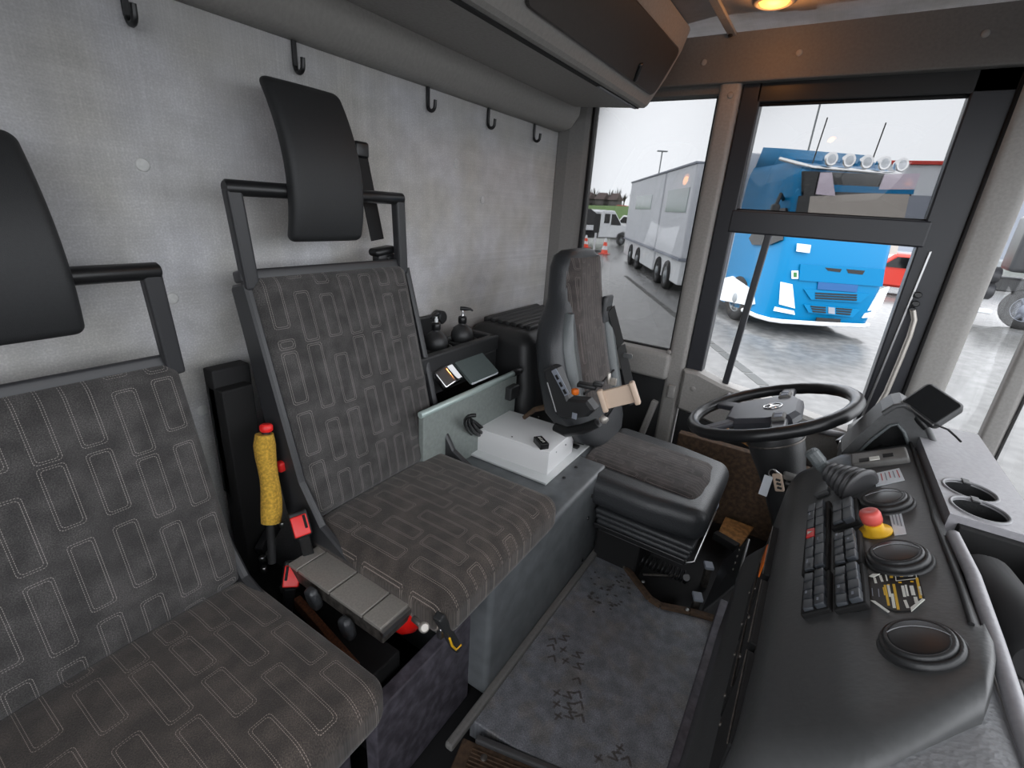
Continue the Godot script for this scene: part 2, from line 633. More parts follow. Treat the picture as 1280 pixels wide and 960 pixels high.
# ---------- the cab itself ----------
func build_shell() -> void:
	var wr := setting("wall_rear", "pale grey felt lining of the cab's rear wall")
	var st := begin()
	box(st, Vector3(-0.5, -0.2, -0.05), Vector3(2.16, 1.95, 0.0))
	part(st, "felt_panel", M.felt, wr)
	# felt-headed fasteners on the panel
	for p in [[178, 206, 0.0125], [215, 373, 0.0125], [253, 513, 0.0125], [571, 204, 0.017], [603, 250, 0.014]]:
		var c := at_z(p[0], p[1], 0.0)
		var s := begin()
		lathe(s, Transform3D(Basis(Vector3(1, 0, 0), Vector3(0, 0, 1), Vector3(0, -1, 0)), c), [[p[2], -0.002], [p[2], 0.0015], [p[2] * 0.8, 0.003], [0.001, 0.0034]], 20)
		part(s, "fastener", M.felt_button if p[0] < 300 else M.felt, wr)
	# ceiling, with a thin cross strip
	var ce := setting("ceiling", "pale felt headliner")
	st = begin()
	box(st, Vector3(-0.55, 1.925, -0.05), Vector3(2.32, 1.99, 2.05))
	part(st, "headliner", M.headliner, ce)
	st = begin()
	var a := at_y(918, 50, 1.915)
	bar(st, Vector3(-0.4, 1.921, a.z), Vector3(2.17, 1.921, a.z), 0.028, 0.012)
	part(st, "cross_strip", M.grey_plastic, ce)
	st = begin()
	var b := at_y(913, 43, 1.915)
	cyl(st, Vector3(b.x, 1.908, b.z), Vector3(b.x, 1.916, b.z), 0.008, 12, 0.002)
	part(st, "screw", M.black_matte, ce)
	# the passenger side, where the photographer stands in the open doorway
	var wp := setting("wall_right", "passenger side of the cab with its open doorway")
	st = begin()
	box(st, Vector3(-0.55, -0.2, -0.05), Vector3(-0.5, 1.95, 0.72))
	box(st, Vector3(-0.55, 1.80, 0.72), Vector3(-0.5, 1.95, 2.0))
	box(st, Vector3(-0.55, -0.2, 1.78), Vector3(-0.5, 1.80, 1.86))
	part(st, "door_surround", M.grey_plastic, wp)
	# warm reading lamp, lit, let into the headliner
	var l := at_y(968, 2, 1.92)
	var lamp := thing("ceiling_lamp", "lit warm oval lamp in the pale headliner", "lamp", Vector3(l.x, 1.925, l.z))
	st = begin()
	var tl := Transform3D(Basis(), Vector3(l.x, 1.925, l.z))
	lathe(st, tl, [[0.062, 0.0], [0.062, -0.006], [0.05, -0.012], [0.046, -0.008], [0.046, 0.0]], 28)
	part(st, "rim", M.light_grey_plastic, lamp)
	st = begin()
	lathe(st, tl, [[0.045, -0.004], [0.04, -0.011], [0.02, -0.015], [0.001, -0.016]], 24)
	part(st, "lamp_lens", M.lamp_glow, lamp)
	var om := OmniLight3D.new()
	om.name = "lamp_light"
	om.light_color = Color(1.0, 0.66, 0.36)
	om.light_energy = 0.006
	om.light_size = 0.04
	om.omni_range = 8.0
	om.omni_attenuation = 2.0
	om.shadow_enabled = true
	lamp.add_child(om)
	om.position = Vector3(0, -0.05, 0)

# ---------- driver's side: corner posts, quarter window, door ----------
func side_bar(z0: float, z1: float, y0: float, y1: float, x0 := 2.2, x1 := 2.28, r := 0.006) -> SurfaceTool:
	var st := begin()
	box(st, Vector3(x0, y0, z0), Vector3(x1, y1, z1), r)
	return st

func screw_cap(parent: Node3D, c: Vector3, n: Vector3, r: float, m: Material) -> void:
	var st := begin()
	var x := n.cross(Vector3(0.3, 0.9, 0.2)).normalized()
	lathe(st, Transform3D(Basis(x, n, x.cross(n)), c), [[r, -0.001], [r, 0.0015], [r * 0.75, 0.003], [0.0005, 0.0035]], 14)
	part(st, "screw_cap", m, parent)

func build_driver_side() -> void:
	var w := setting("wall_left", "grey trim of the driver's side of the cab")
	# rear corner post, turned from the back wall to the quarter window
	var st := begin()
	var poly := v2([[2.115, -0.04], [2.115, 0.004], [2.135, 0.045], [2.185, 0.095], [2.205, 0.104], [2.3, 0.104], [2.3, -0.04]])
	plate(st, Transform3D(Basis(Vector3(1, 0, 0), Vector3(0, 0, 1), Vector3(0, 1, 0)), Vector3(0, 0, 0)), poly, 1.95, 0.0)
	part(st, "corner_post", M.dark_grey_plastic, w)
	part(side_bar(0.09, 1.6, 1.765, 1.95, 2.17), "header", M.dark_grey_plastic, w)
	part(side_bar(0.09, 0.66, 1.735, 1.775, 2.2), "header_lip", M.dark_grey_plastic, w)
	for p in [[880, 78], [999, 66], [1232, 42]]:
		screw_cap(w, at_x(p[0], p[1], 2.17), Vector3(-1, 0, 0), 0.011, M.grey_plastic)
	# B-pillar
	st = begin()
	rbox(st, Transform3D(Basis(), Vector3(2.225, 0.94, 0.684)), Vector3(0.09, 1.86, 0.077), 0.018, 3)
	part(st, "b_pillar", M.grey_plastic, w)
	screw_cap(w, at_x(913, 119, 2.178), Vector3(-1, 0, 0), 0.011, M.grey_plastic)
	screw_cap(w, at_x(836, 440, 2.178), Vector3(-1, 0, 0), 0.011, M.grey_plastic)
	# sill under the quarter window and the panel below it
	st = begin()
	rbox(st, Transform3D(Basis(), Vector3(2.205, 0.625, 0.36)), Vector3(0.11, 0.125, 0.60), 0.02, 3)
	part(st, "window_sill", M.grey_plastic, w)
	part(side_bar(0.0, 0.72, FLOOR - 0.3, 0.58, 2.19), "lower_panel", M.black_plastic, w)
	st = begin()
	bar(st, at_x(820, 500, 2.19), at_x(795, 560, 2.19), 0.03, 0.05, Vector3(1, 0, 0), 0.006)
	part(st, "belt_guide", M.grey_plastic, w)
	# quarter window
	var q := setting("window_1", "tinted quarter window behind the driver")
	st = begin()
	box(st, Vector3(2.243, 0.66, 0.07), Vector3(2.247, 1.78, 0.67))
	part(st, "pane", M.pane_quarter, q)
	for e in [[0.10, 0.116, 0.67, 1.76], [0.632, 0.648, 0.67, 1.76], [0.10, 0.648, 0.682, 0.695], [0.10, 0.648, 1.735, 1.75]]:
		part(side_bar(e[0], e[1], e[2], e[3], 2.228, 2.25, 0.003), "seal", M.black_matte, q)
	# the driver's door: frame, fixed upper pane, open sliding lower window
	var d := setting("door_1", "driver's door with a tinted upper pane and an open sliding window below")
	part(side_bar(0.725, 0.797, 0.55, 1.775, 2.205), "frame_post", M.frame_blue_black, d)
	part(side_bar(0.78, 1.56, 1.70, 1.775, 2.205), "frame_head", M.black_satin, d)
	part(side_bar(1.40, 1.51, 0.40, 1.775, 2.205), "frame_post", M.frame_blue_black, d)
	part(side_bar(0.78, 1.42, 1.235, 1.323, 2.202), "mid_rail", M.frame_blue_black, d)
	st = begin()
	box(st, Vector3(2.214, 1.318, 0.79), Vector3(2.216, 1.328, 1.41))
	box(st, Vector3(2.214, 1.69, 0.79), Vector3(2.216, 1.70, 1.41))
	part(st, "pane_seal", M.black_matte, d)
	st = begin()
	box(st, Vector3(2.24, 1.28, 0.77), Vector3(2.244, 1.72, 1.43))
	part(st, "upper_pane", M.pane_tinted, d)
	st = begin()
	var lo := at_x(905, 484, 2.215)
	var hi := at_x(961, 292, 2.215)
	bar(st, Vector3(2.22, lo.y, lo.z), Vector3(2.22, hi.y, hi.z), 0.026, 0.03, Vector3(1, 0, 0), 0.004)
	part(st, "slider_bar", M.frame_blue_black, d)
	# rear part of the sliding window stays glazed
	st = begin()
	poly = v2([[0.76, 0.60], [0.91, 0.58], [0.935, 1.25], [0.76, 1.25]])
	plate(st, Transform3D(Basis(Vector3(0, 0, 1), Vector3(0, 1, 0), Vector3(1, 0, 0)), Vector3(2.24, 0, 0)), poly, 0.004)
	part(st, "sliding_pane", M.pane_clear, d)
	st = begin()
	var s0 := at_x(1163, 314, 2.204)
	var s1 := at_x(1072, 535, 2.204)
	bar(st, s0, s1, 0.008, 0.012, Vector3(1, 0, 0), 0.002)
	part(st, "window_channel", M.steel, d)
	# door ledge and inner panel, falling towards the front
	st = begin()
	poly = v2([[0.725, 0.632], [0.79, 0.632], [0.90, 0.600], [1.05, 0.582], [1.47, 0.515], [1.52, 0.50], [1.52, 0.30], [1.35, 0.33], [1.0, 0.39], [0.80, 0.43], [0.725, 0.44]])
	plate(st, Transform3D(Basis(Vector3(0, 0, 1), Vector3(0, 1, 0), Vector3(1, 0, 0)), Vector3(2.165, 0, 0)), poly, 0.10, 0.012)
	part(st, "inner_panel", M.grey_plastic, d)
	screw_cap(d, at_x(866, 486, 2.165), Vector3(-1, 0, 0), 0.012, M.grey_plastic)
	st = begin()
	tube(st, [Vector3(2.16, 0.565, 0.93), Vector3(2.145, 0.552, 0.97), Vector3(2.135, 0.535, 1.06), Vector3(2.135, 0.52, 1.2), Vector3(2.15, 0.515, 1.32), Vector3(2.175, 0.51, 1.38)], 0.014, 10)
	part(st, "pull_handle", M.light_grey_plastic, d)
	st = begin()
	poly = v2([[0.735, 0.44], [1.0, 0.40], [1.35, 0.335], [1.52, 0.31], [1.52, -0.1], [0.735, -0.1]])
	plate(st, Transform3D(Basis(Vector3(0, 0, 1), Vector3(0, 1, 0), Vector3(1, 0, 0)), Vector3(2.18, 0, 0)), poly, 0.08, 0.01)
	part(st, "lower_panel", M.black_plastic, d)
	# hinge-side lock plate on the B-pillar
	st = begin()
	rbox(st, Transform3D(Basis(), at_x(839, 489, 2.168)), Vector3(0.02, 0.062, 0.03), 0.004, 2)
	part(st, "striker_cover", M.grey_plastic, d)
	# slim chrome-edged grab bar on the front door post
	st = begin()
	var g := []
	for p in [[1141, 388], [1143, 400], [1137, 420], [1125, 450], [1108, 490], [1090, 520], [1082, 528]]:
		g.append(at_x(p[0], p[1], 2.17))
	tube(st, g, 0.009, 8)
	part(st, "grab_bar", M.brushed_metal, d)
	st = begin()
	for p in [[1148, 369], [1145, 380], [1141, 388]]:
		cyl(st, at_x(p[0], p[1], 2.205), at_x(p[0], p[1], 2.175), 0.011, 12, 0.003)
	part(st, "grab_bar_foot", M.black_satin, d)

	# A-pillar and the narrow corner post
	var t := setting("trim_1", "grey A-pillar trim beside the driver's door")
	st = begin()
	rbox(st, Transform3D(Basis(), Vector3(2.235, 1.09, 1.565)), Vector3(0.10, 1.75, 0.115), 0.03, 3)
	part(st, "a_pillar", M.grey_plastic, t)
	st = begin()
	box(st, Vector3(2.195, 0.42, 1.505), Vector3(2.21, 1.80, 1.516))
	part(st, "door_seal", M.deep_black, t)
	var t2 := setting("trim_2", "slim dark corner post of the windscreen")
	st = begin()
	rbox(st, Transform3D(Basis(), Vector3(2.21, 0.98, 1.785)), Vector3(0.05, 1.9, 0.06), 0.012, 2)
	part(st, "corner_post", M.grey_plastic, t2)
	st = begin()
	box(st, Vector3(2.183, 0.1, 1.812), Vector3(2.24, 1.93, 1.82))
	part(st, "seal", M.black_matte, t2)

func build_windscreen() -> void:
	var w := setting("window_2", "windscreen and its corner pane")
	var st := begin()
	box(st, Vector3(2.226, 0.1, 1.61), Vector3(2.23, 1.80, 1.77))
	part(st, "corner_pane", M.pane_clear, w)
	st = begin()
	var rings := []
	for y in [0.20, 1.80]:
		var r := []
		for i in 13:
			var u := float(i) / 12
			var x := lerpf(-0.5, 2.22, u)
			var e := pow(absf(u - 0.45) * 2.0, 4.0)
			r.append(Vector3(x, y, 2.02 - 0.20 * minf(e, 1.05) - (0.06 if y > 1.0 else 0.0)))
		rings.append(r)
	loft(st, rings, false, false)
	part(st, "pane", M.pane_clear, w)
	var f := setting("wall_front", "front wall below and above the windscreen")
	st = begin()
	box(st, Vector3(-0.55, -0.3, 1.83), Vector3(2.3, 0.22, 2.05))
	part(st, "lower_wall", M.black_plastic, f)
	st = begin()
	box(st, Vector3(-0.55, 1.78, 1.70), Vector3(2.3, 1.95, 2.05), 0.01)
	part(st, "header", M.dark_grey_plastic, f)
	st = begin()
	box(st, Vector3(2.17, 1.765, 1.58), Vector3(2.3, 1.95, 1.8), 0.01)
	part(st, "corner_header", M.dark_grey_plastic, f)

func build_floor() -> void:
	# dirt and boot prints belong to the mat's own map: 1 m a tile, origin at x 0.5, z 0.6
	var im := noise_image(1024, 0.02, 5, 71, 0.80, 1.0, 1.5)
	var sp := noise_image(1024, 0.25, 2, 73, 0.72, 1.0, 1.5)
	var dirt := noise_image(1024, 0.012, 4, 77, 0.0, 1.0, 2.4)
	var a := im.get_data()
	var b := sp.get_data()
	var e := dirt.get_data()
	for i in range(0, a.size(), 3):
		var k := a[i] / 255.0 * b[i] / 255.0
		var t := clampf(e[i] / 255.0 - 0.45, 0, 1) * 0.7
		a[i] = int(k * lerpf(0.56, 0.61, t) * 255)
		a[i + 1] = int(k * lerpf(0.57, 0.575, t) * 255)
		a[i + 2] = int(k * lerpf(0.595, 0.535, t) * 255)
	im = Image.create_from_data(1024, 1024, false, Image.FORMAT_RGB8, a)
	var r := RandomNumberGenerator.new()
	r.seed = 5
	# three rows of tread blocks from a muddy boot, heel to toe, and scattered marks
	var foot := func(px: float, py: float, w: float, h: float, k: float, turn: int) -> void:
		var c := at_y(px, py, FLOOR)
		var o := Vector2((c.x - 0.5) * 1024, (c.z - 0.6) * 1024)
		var zig := [[Vector2(-1, -0.8), Vector2(0.9, -0.4)], [Vector2(0.9, -0.4), Vector2(-0.5, 0.3)], [Vector2(-0.5, 0.3), Vector2(1, 0.9)]]
		if turn % 3 == 1:
			zig = [[Vector2(-1, -0.5), Vector2(0, 0.5)], [Vector2(0, 0.5), Vector2(1, -0.5)]]
		elif turn % 3 == 2:
			zig = [[Vector2(-0.8, 0), Vector2(0.8, 0)], [Vector2(-0.2, -0.8), Vector2(0.2, 0.8)]]
		for s in zig:
			for i in 90:
				var p: Vector2 = (s[0] as Vector2).lerp(s[1], i / 89.0)
				for j in 5:
					var q := o + Vector2(p.y * h, p.x * w) + Vector2(r.randf_range(-2.6, 2.6), r.randf_range(-2.6, 2.6))
					var X := posmod(int(q.x), 1024)
					var Y := posmod(int(q.y), 1024)
					var was := im.get_pixel(X, Y)
					im.set_pixel(X, Y, was.lerp(Color(0.22, 0.2, 0.18), 1.0 - k))
	var turn := 0
	for row in [[690, 808], [704, 812], [722, 818], [691, 822], [707, 826], [723, 832], [722, 850], [696, 866], [711, 868], [723, 867], [696, 880], [711, 882], [725, 880], [698, 895], [713, 893], [726, 896], [748, 948], [768, 944], [784, 950], [775, 935], [705, 797], [692, 800]]:
		turn += 1
		foot.call(row[0], row[1], 12.0, 15.0, 0.72, turn)
	for k in 45:
		foot.call(r.randf_range(735, 790), r.randf_range(715, 765), r.randf_range(1.5, 7.0), r.randf_range(1.5, 6.0), 0.93, k)
	var m := StandardMaterial3D.new()
	m.resource_name = "floor_mat"
	m.albedo_texture = tex(im)
	m.roughness = 0.62
	m.uv1_scale = Vector3.ONE
	m.heightmap_enabled = true
	m.heightmap_texture = tex(sp)
	m.heightmap_scale = 0.06
	M["floor_mat"] = m
	var f := setting("floor", "cab floor under a dark rubber mat")
	var st := begin()
	box(st, Vector3(-0.5, FLOOR - 0.16, -0.02), Vector3(2.25, FLOOR - 0.06, 1.9))
	part(st, "floor_pan", M.black_matte, f)
	var poly := PackedVector2Array()
	for p in [[588, 899], [757, 676], [783, 712], [820, 755], [835, 762], [893, 777], [902, 762], [880, 850], [845, 975], [720, 972], [640, 932]]:
		var c := at_y(p[0], p[1], FLOOR)
		poly.append(Vector2(c.x - 0.5, c.z - 0.6))
	st = begin()
	plate(st, Transform3D(Basis(Vector3(1, 0, 0), Vector3(0, 0, 1), Vector3(0, 1, 0)), Vector3(0.5, FLOOR - 0.06, 0.6)), poly, 0.06, 0.003)
	part(st, "mat", m, f)
	# cove strip where the mat meets the seat box
	st = begin()
	bar(st, at_y(560, 935, FLOOR + 0.005), at_y(764, 664, FLOOR + 0.005), 0.022, 0.02, Vector3.UP, 0.006)
	part(st, "edge_strip", M.dark_grey_plastic, f)
	# metal edging round the driver's cut-out
	var pts := [[762, 684], [783, 710], [812, 748], [826, 757], [862, 764], [893, 773]]
	for i in pts.size() - 1:
		st = begin()
		bar(st, at_y(pts[i][0], pts[i][1], FLOOR + 0.006), at_y(pts[i + 1][0], pts[i + 1][1], FLOOR + 0.006), 0.020, 0.014, Vector3.UP, 0.003)
		part(st, "edge_plate", M.brown_dust if i > 0 else M.dull_metal, f)
	for p in [[768, 688], [804, 727], [859, 762]]:
		screw_cap(f, at_y(p[0], p[1], FLOOR + 0.014), Vector3.UP, 0.006, M.steel)
	# step plate at the doorway, ribbed
	var step := thing("step_plate", "worn ribbed step plate at the edge of the floor mat", "step plate", at_y(600, 945, FLOOR - 0.02))
	var o := at_y(605, 927, FLOOR - 0.005)
	var e1 := at_y(700, 966, FLOOR - 0.005)
	var along := (e1 - o).normalized()
	var back := along.cross(Vector3.UP).normalized()
	if back.x > 0:
		back = -back
	st = begin()
	rbox(st, frame(o + along * 0.16 + back * 0.07 - Vector3(0, 0.012, 0), along, -back if (along.cross(-back)).y > 0 else back), Vector3(0.42, 0.13, 0.012), 0.003, 1)
	part(st, "plate", M.brown_dust, step)
	st = begin()
	bar(st, o - along * 0.02, o + along * 0.36, 0.016, 0.016, Vector3.UP, 0.004)
	part(st, "nosing", M.rubber, step)
	for k in 12:
		st = begin()
		bar(st, o - along * 0.02 + back * (0.02 + k * 0.0085) - Vector3(0, 0.005, 0), o + along * 0.34 + back * (0.02 + k * 0.0085) - Vector3(0, 0.005, 0), 0.003, 0.004, Vector3.UP, 0.001)
		part(st, "rib", M.brown_dust, step)
	for k in 2:
		screw_cap(step, o + along * (0.012 + 0.22 * k) + back * 0.03 - Vector3(0, 0.004, 0), Vector3.UP, 0.008, M.dull_metal)

func build_lockers() -> void:
	# moulded beam along the top of the rear wall
	var t := setting("trim_3", "grey moulded beam along the top of the rear wall")
	var st := begin()
	var prof := [[-0.01, 1.600], [0.035, 1.602], [0.062, 1.612], [0.085, 1.640], [0.098, 1.668], [0.10, 1.69], [0.10, 1.76], [-0.01, 1.76]]
	var rings := []
	for x in [-0.5, 2.10, 2.135]:
		var r := []
		for p in prof:
			r.append(Vector3(x, p[1] + (0.012 if x > 2.12 and p[1] < 1.65 else 0.0), p[0] * (0.88 if x > 2.12 else 1.0)))
		rings.append(r)
	loft(st, rings, true, true)
	part(st, "beam", M.grey_plastic, t)
	# overhead locker
	var base := Vector3(1.0, 1.67, 0.3)
	var o := thing("overhead_locker", "grey overhead locker with a dark brown flap under the headliner", "locker", base)
	st = begin()
	prof = [[0.05, 1.688], [0.10, 1.688], [0.385, 1.672], [0.400, 1.672], [0.412, 1.680], [0.47, 1.77], [0.515, 1.86], [0.533, 1.923], [0.05, 1.923]]
	rings = []
	for k in 4:
		var x: float = [-0.5, 2.05, 2.075, 2.085][k]
		var sh: float = [0.0, 0.0, 0.004, 0.016][k]
		var r := []
		var c := Vector2(0.3, 1.80)
		for p in prof:
			var q := Vector2(p[0], p[1])
			q += (c - q).normalized() * sh
			r.append(Vector3(x, q.y, q.x))
		rings.append(r)
	loft(st, rings, true, true, -1)
	part(st, "body", M.grey_plastic, o)
	# dark flap let into the sloping front
	var n := Vector3(0, -(0.515 - 0.42), (1.86 - 1.69)).normalized()
	var pl := Vector3(0, 1.69, 0.419)
	var up := Vector3(0, 0.17, 0.095).normalized()
	var doors := [[0.05, 0.70], [1.09, 2.035]]
	var f := frame(pl, Vector3(-1, 0, 0), up)
	for k in 2:
		st = begin()
		var x0: float = doors[k][0]
		var x1: float = doors[k][1]
		var w := x1 - x0
		var c := Vector2(-(x0 + x1) / 2, 0.105)
		var poly := PackedVector2Array()
		for p in rounded(w, 0.165, 0.03, 5):
			poly.append(p + c)
		var fr := frame(pl, Vector3(-1, 0, 0), up)
		if fr.basis.z.z < 0:
			fr = frame(pl, Vector3(1, 0, 0), up)
			poly = PackedVector2Array()
			for p in rounded(w, 0.165, 0.03, 5):
				poly.append(p + Vector2(-c.x, c.y))
		fr.origin += fr.basis.z * 0.0
		plate(st, fr, poly, 0.012, 0.004)
		var door := part(st, "flap", M.locker_door, o, "dark brown locker flap")
		st = begin()
		var hc := fr * Vector3(1.80 if fr.basis.x.x > 0 else -1.80, 0.055, 0.014)
		if k == 0:
			hc = fr * Vector3(0.4 if fr.basis.x.x > 0 else -0.4, 0.055, 0.014)
		rbox(st, Transform3D(fr.basis.rotated(fr.basis.z.normalized(), 0.5), hc), Vector3(0.022, 0.06, 0.012), 0.006, 2)
		var hd := part(st, "latch", M.black_satin, door)
	# channel along the lower front edge with a pale light strip
	st = begin()
	bar(st, Vector3(-0.4, 1.6735, 0.372), Vector3(2.06, 1.6735, 0.372), 0.02, 0.008)
	part(st, "channel", M.black_matte, o)
	st = begin()
	var l0 := at_y(746, 102, 1.668)
	var l1 := at_y(803, 138, 1.668)
	bar(st, Vector3(1.68, 1.669, 0.372), Vector3(2.03, 1.669, 0.372), 0.014, 0.006)
	part(st, "light_strip", M.light_grey_plastic, o)
	# coat hooks below the beam
	var hook_labels := ["black coat hook farthest from the corner post, above the pale felt fastener", "black coat hook directly behind the top of the taller headrest", "black coat hook third from the corner post", "black coat hook second from the corner post", "black coat hook next to the corner post of the quarter window"]
	var hook_count := 0
	for p in [[160, 15, 1.25], [371, 78, 1.1], [537, 131, 1.0], [612, 156, 1.0], [669, 175, 1.0]]:
		var c := at_z(p[0], p[1], 0.012)
		var h := thing("coat_hook", hook_labels[hook_count], "hook", Vector3(c.x, 1.585, 0.0), "row of black coat hooks")
		hook_count += 1
		st = begin()
		bar(st, Vector3(c.x, 1.615, 0.006), Vector3(c.x, 1.548, 0.006), 0.012, 0.006, Vector3(0, 0, 1), 0.002)
		part(st, "stem", M.black_satin, h)
		st = begin()
		var arc := []
		for i in 9:
			var a := PI + PI * i / 8.0
			arc.append(Vector3(c.x, 1.550 + sin(a) * 0.014, 0.006 + 0.014 + cos(a) * 0.014))
		arc.append(Vector3(c.x, 1.565, 0.035))
		tube(st, arc, 0.0055, 8)
		part(st, "hook", M.black_satin, h)

# ---------- the two passenger seats ----------
# s: x0,x1 = sides; b,t = [y, z] of the backrest's foot and top; bar = [y, z]; head = [x0, x1, y0, y1]
func passenger_seat(label: String, s: Dictionary) -> void:
	var x0: float = s.x0
	var x1: float = s.x1
	var w := x1 - x0
	var foot := Vector3((x0 + x1) / 2, s.b[0], s.b[1])
	var top := Vector3((x0 + x1) / 2 - 0.012, s.t[0], s.t[1])
	var up := (top - foot).normalized()
	var l := foot.distance_to(top)
	var o := thing("passenger_seat", label, "seat", Vector3(foot.x, FLOOR, s.b[1] + 0.2))
	# backrest cushion
	var f := frame((foot + top) * 0.5, Vector3.RIGHT, up)
	var n := f.basis.z
	var st := begin()
	var hx := w * 0.5
	var hy := l * 0.5
	rbox(st, Transform3D(f.basis, f.origin - n * 0.035), Vector3(w - 0.012, l + 0.02, 0.075), 0.028, 4, 10, func(p: Vector3) -> Vector3:
		var k := clampf(1.0 - pow(absf(p.x) / hx, 2.0), 0, 1) * clampf(1.0 - pow(absf(p.y) / hy, 4.0), 0, 1)
		return p + Vector3(0, 0, 0.010 * k if p.z > 0 else 0.0))
	part(st, "backrest", M.cloth, o)
	# seat cushion
	var cz0: float = s.b[1] - 0.03
	var cz1: float = s.front
	var fc := Transform3D(Basis(Vector3.RIGHT, Vector3(0, -0.012, -1).normalized(), Vector3(0, 1, -0.012).normalized()), Vector3((x0 + x1) / 2 - 0.004, s.seat - 0.055, (cz0 + cz1) / 2))
	st = begin()
	var hz := (cz1 - cz0) * 0.5
	rbox(st, fc, Vector3(w + 0.016, cz1 - cz0, 0.11), 0.042, 5, 10, func(p: Vector3) -> Vector3:
		var k := clampf(1.0 - pow(absf(p.x) / hx, 2.0), 0, 1) * clampf(1.0 - pow(absf(p.y) / hz, 4.0), 0, 1)
		var groove := exp(-pow((p.y - hz * 0.42 - p.x * 0.1) / 0.012, 2.0)) * 0.006 * k
		return p + Vector3(0, 0, (0.016 * k - groove) if p.z > 0 else 0.0))
	part(st, "cushion", M.cloth_brown, o)
	# moulded shell that wraps the sides of the backrest and runs forward under the cushion
	for sd in [-1, 1]:
		var x: float = x0 - 0.012 if sd < 0 else x1 - 0.004 - s.tuck
		var poly := PackedVector2Array()
		var lead: float = s.shell
		var out := [top + n * (lead - 0.01), top.lerp(foot, 0.5) + n * lead, foot + up * 0.10 + n * (lead + 0.006)]
		for p in out:
			poly.append(Vector2(p.z, p.y))
		poly.append(Vector2(foot.z + 0.045 + lead, s.seat + 0.01))
		poly.append(Vector2(foot.z + 0.13, s.seat - 0.035))
		poly.append(Vector2(cz1 - 0.12, s.seat - 0.050))
		poly.append(Vector2(cz1 - 0.095, s.seat - 0.068))
		poly.append(Vector2(cz1 - 0.11, s.seat - 0.105))
		poly.append(Vector2(foot.z - 0.03, s.seat - 0.105))
		poly.append(Vector2(foot.z - 0.095, s.seat))
		var bk := top - n * 0.07
		poly.append(Vector2(bk.z, bk.y))
		st = begin()
		plate(st, Transform3D(Basis(Vector3(0, 0, 1), Vector3(0, 1, 0), Vector3(1, 0, 0)), Vector3(x, 0, 0)), poly, 0.018, 0.005)
		part(st, "side_shell", M.seat_frame, o)
	st = begin()
	rbox(st, Transform3D(f.basis, f.origin - n * 0.085), Vector3(w - 0.01, l, 0.03), 0.01, 2)
	part(st, "back_shell", M.seat_frame, o)
	# top rail of the backrest and the two uprights that carry the headrest bar
	st = begin()
	rbox(st, Transform3D(f.basis, top + up * 0.014 - n * 0.03), Vector3(w + 0.006, 0.026, 0.034), 0.006, 2)
	part(st, "top_rail", M.seat_frame, o)
	var by: float = s.bar[0]
	var bz: float = s.bar[1]
	for sd in [0, 1]:
		var xa: float = (x0 + 0.006) if sd == 0 else (x1 - 0.016)
		var xb: float = (x0 - 0.012) if sd == 0 else (x1 - 0.032)
		st = begin()
		bar(st, Vector3(xa, top.y - 0.02, top.z - 0.02), Vector3(xb, by, bz), 0.032, 0.026, Vector3(0, 0, 1), 0.006)
		part(st, "upright", M.seat_frame, o)
	st = begin()
	cyl(st, Vector3(x0 - 0.026, by, bz), Vector3(x1 - 0.016, by, bz), 0.0155, 16, 0.004)
	part(st, "headrest_bar", M.black_satin, o)
	# headrest: a bent slab pushed onto the bar
	var h: Array = s.head
	st = begin()
	var hc := Vector3((h[0] + h[1]) / 2, (h[2] + h[3]) / 2, bz + 0.022)
	var hh: float = h[3] - h[2]
	rbox(st, Transform3D(Basis(), hc), Vector3(h[1] - h[0], hh, 0.036), 0.016, 4, 10, func(p: Vector3) -> Vector3:
		var v := p.y / hh
		var bend := -0.9 * pow(v - 0.02, 2.0) * hh * 0.55 - 0.05 * v
		return p + Vector3(-0.012 * v if p.x > 0 else -0.004 * v, 0.0, bend + 0.004 * cos(p.x / (h[1] - h[0]) * PI)))
	part(st, "headrest", M.headrest_foam, o, "black moulded headrest pad")
	# plinth below
	if x0 < 0.2:
		st = begin()
		box(st, Vector3(x0 + 0.02, FLOOR - 0.05, 0.12), Vector3(x1 - 0.02, s.seat - 0.10, cz1 - 0.10), 0.006)
		part(st, "plinth", M.kick_panel, o)

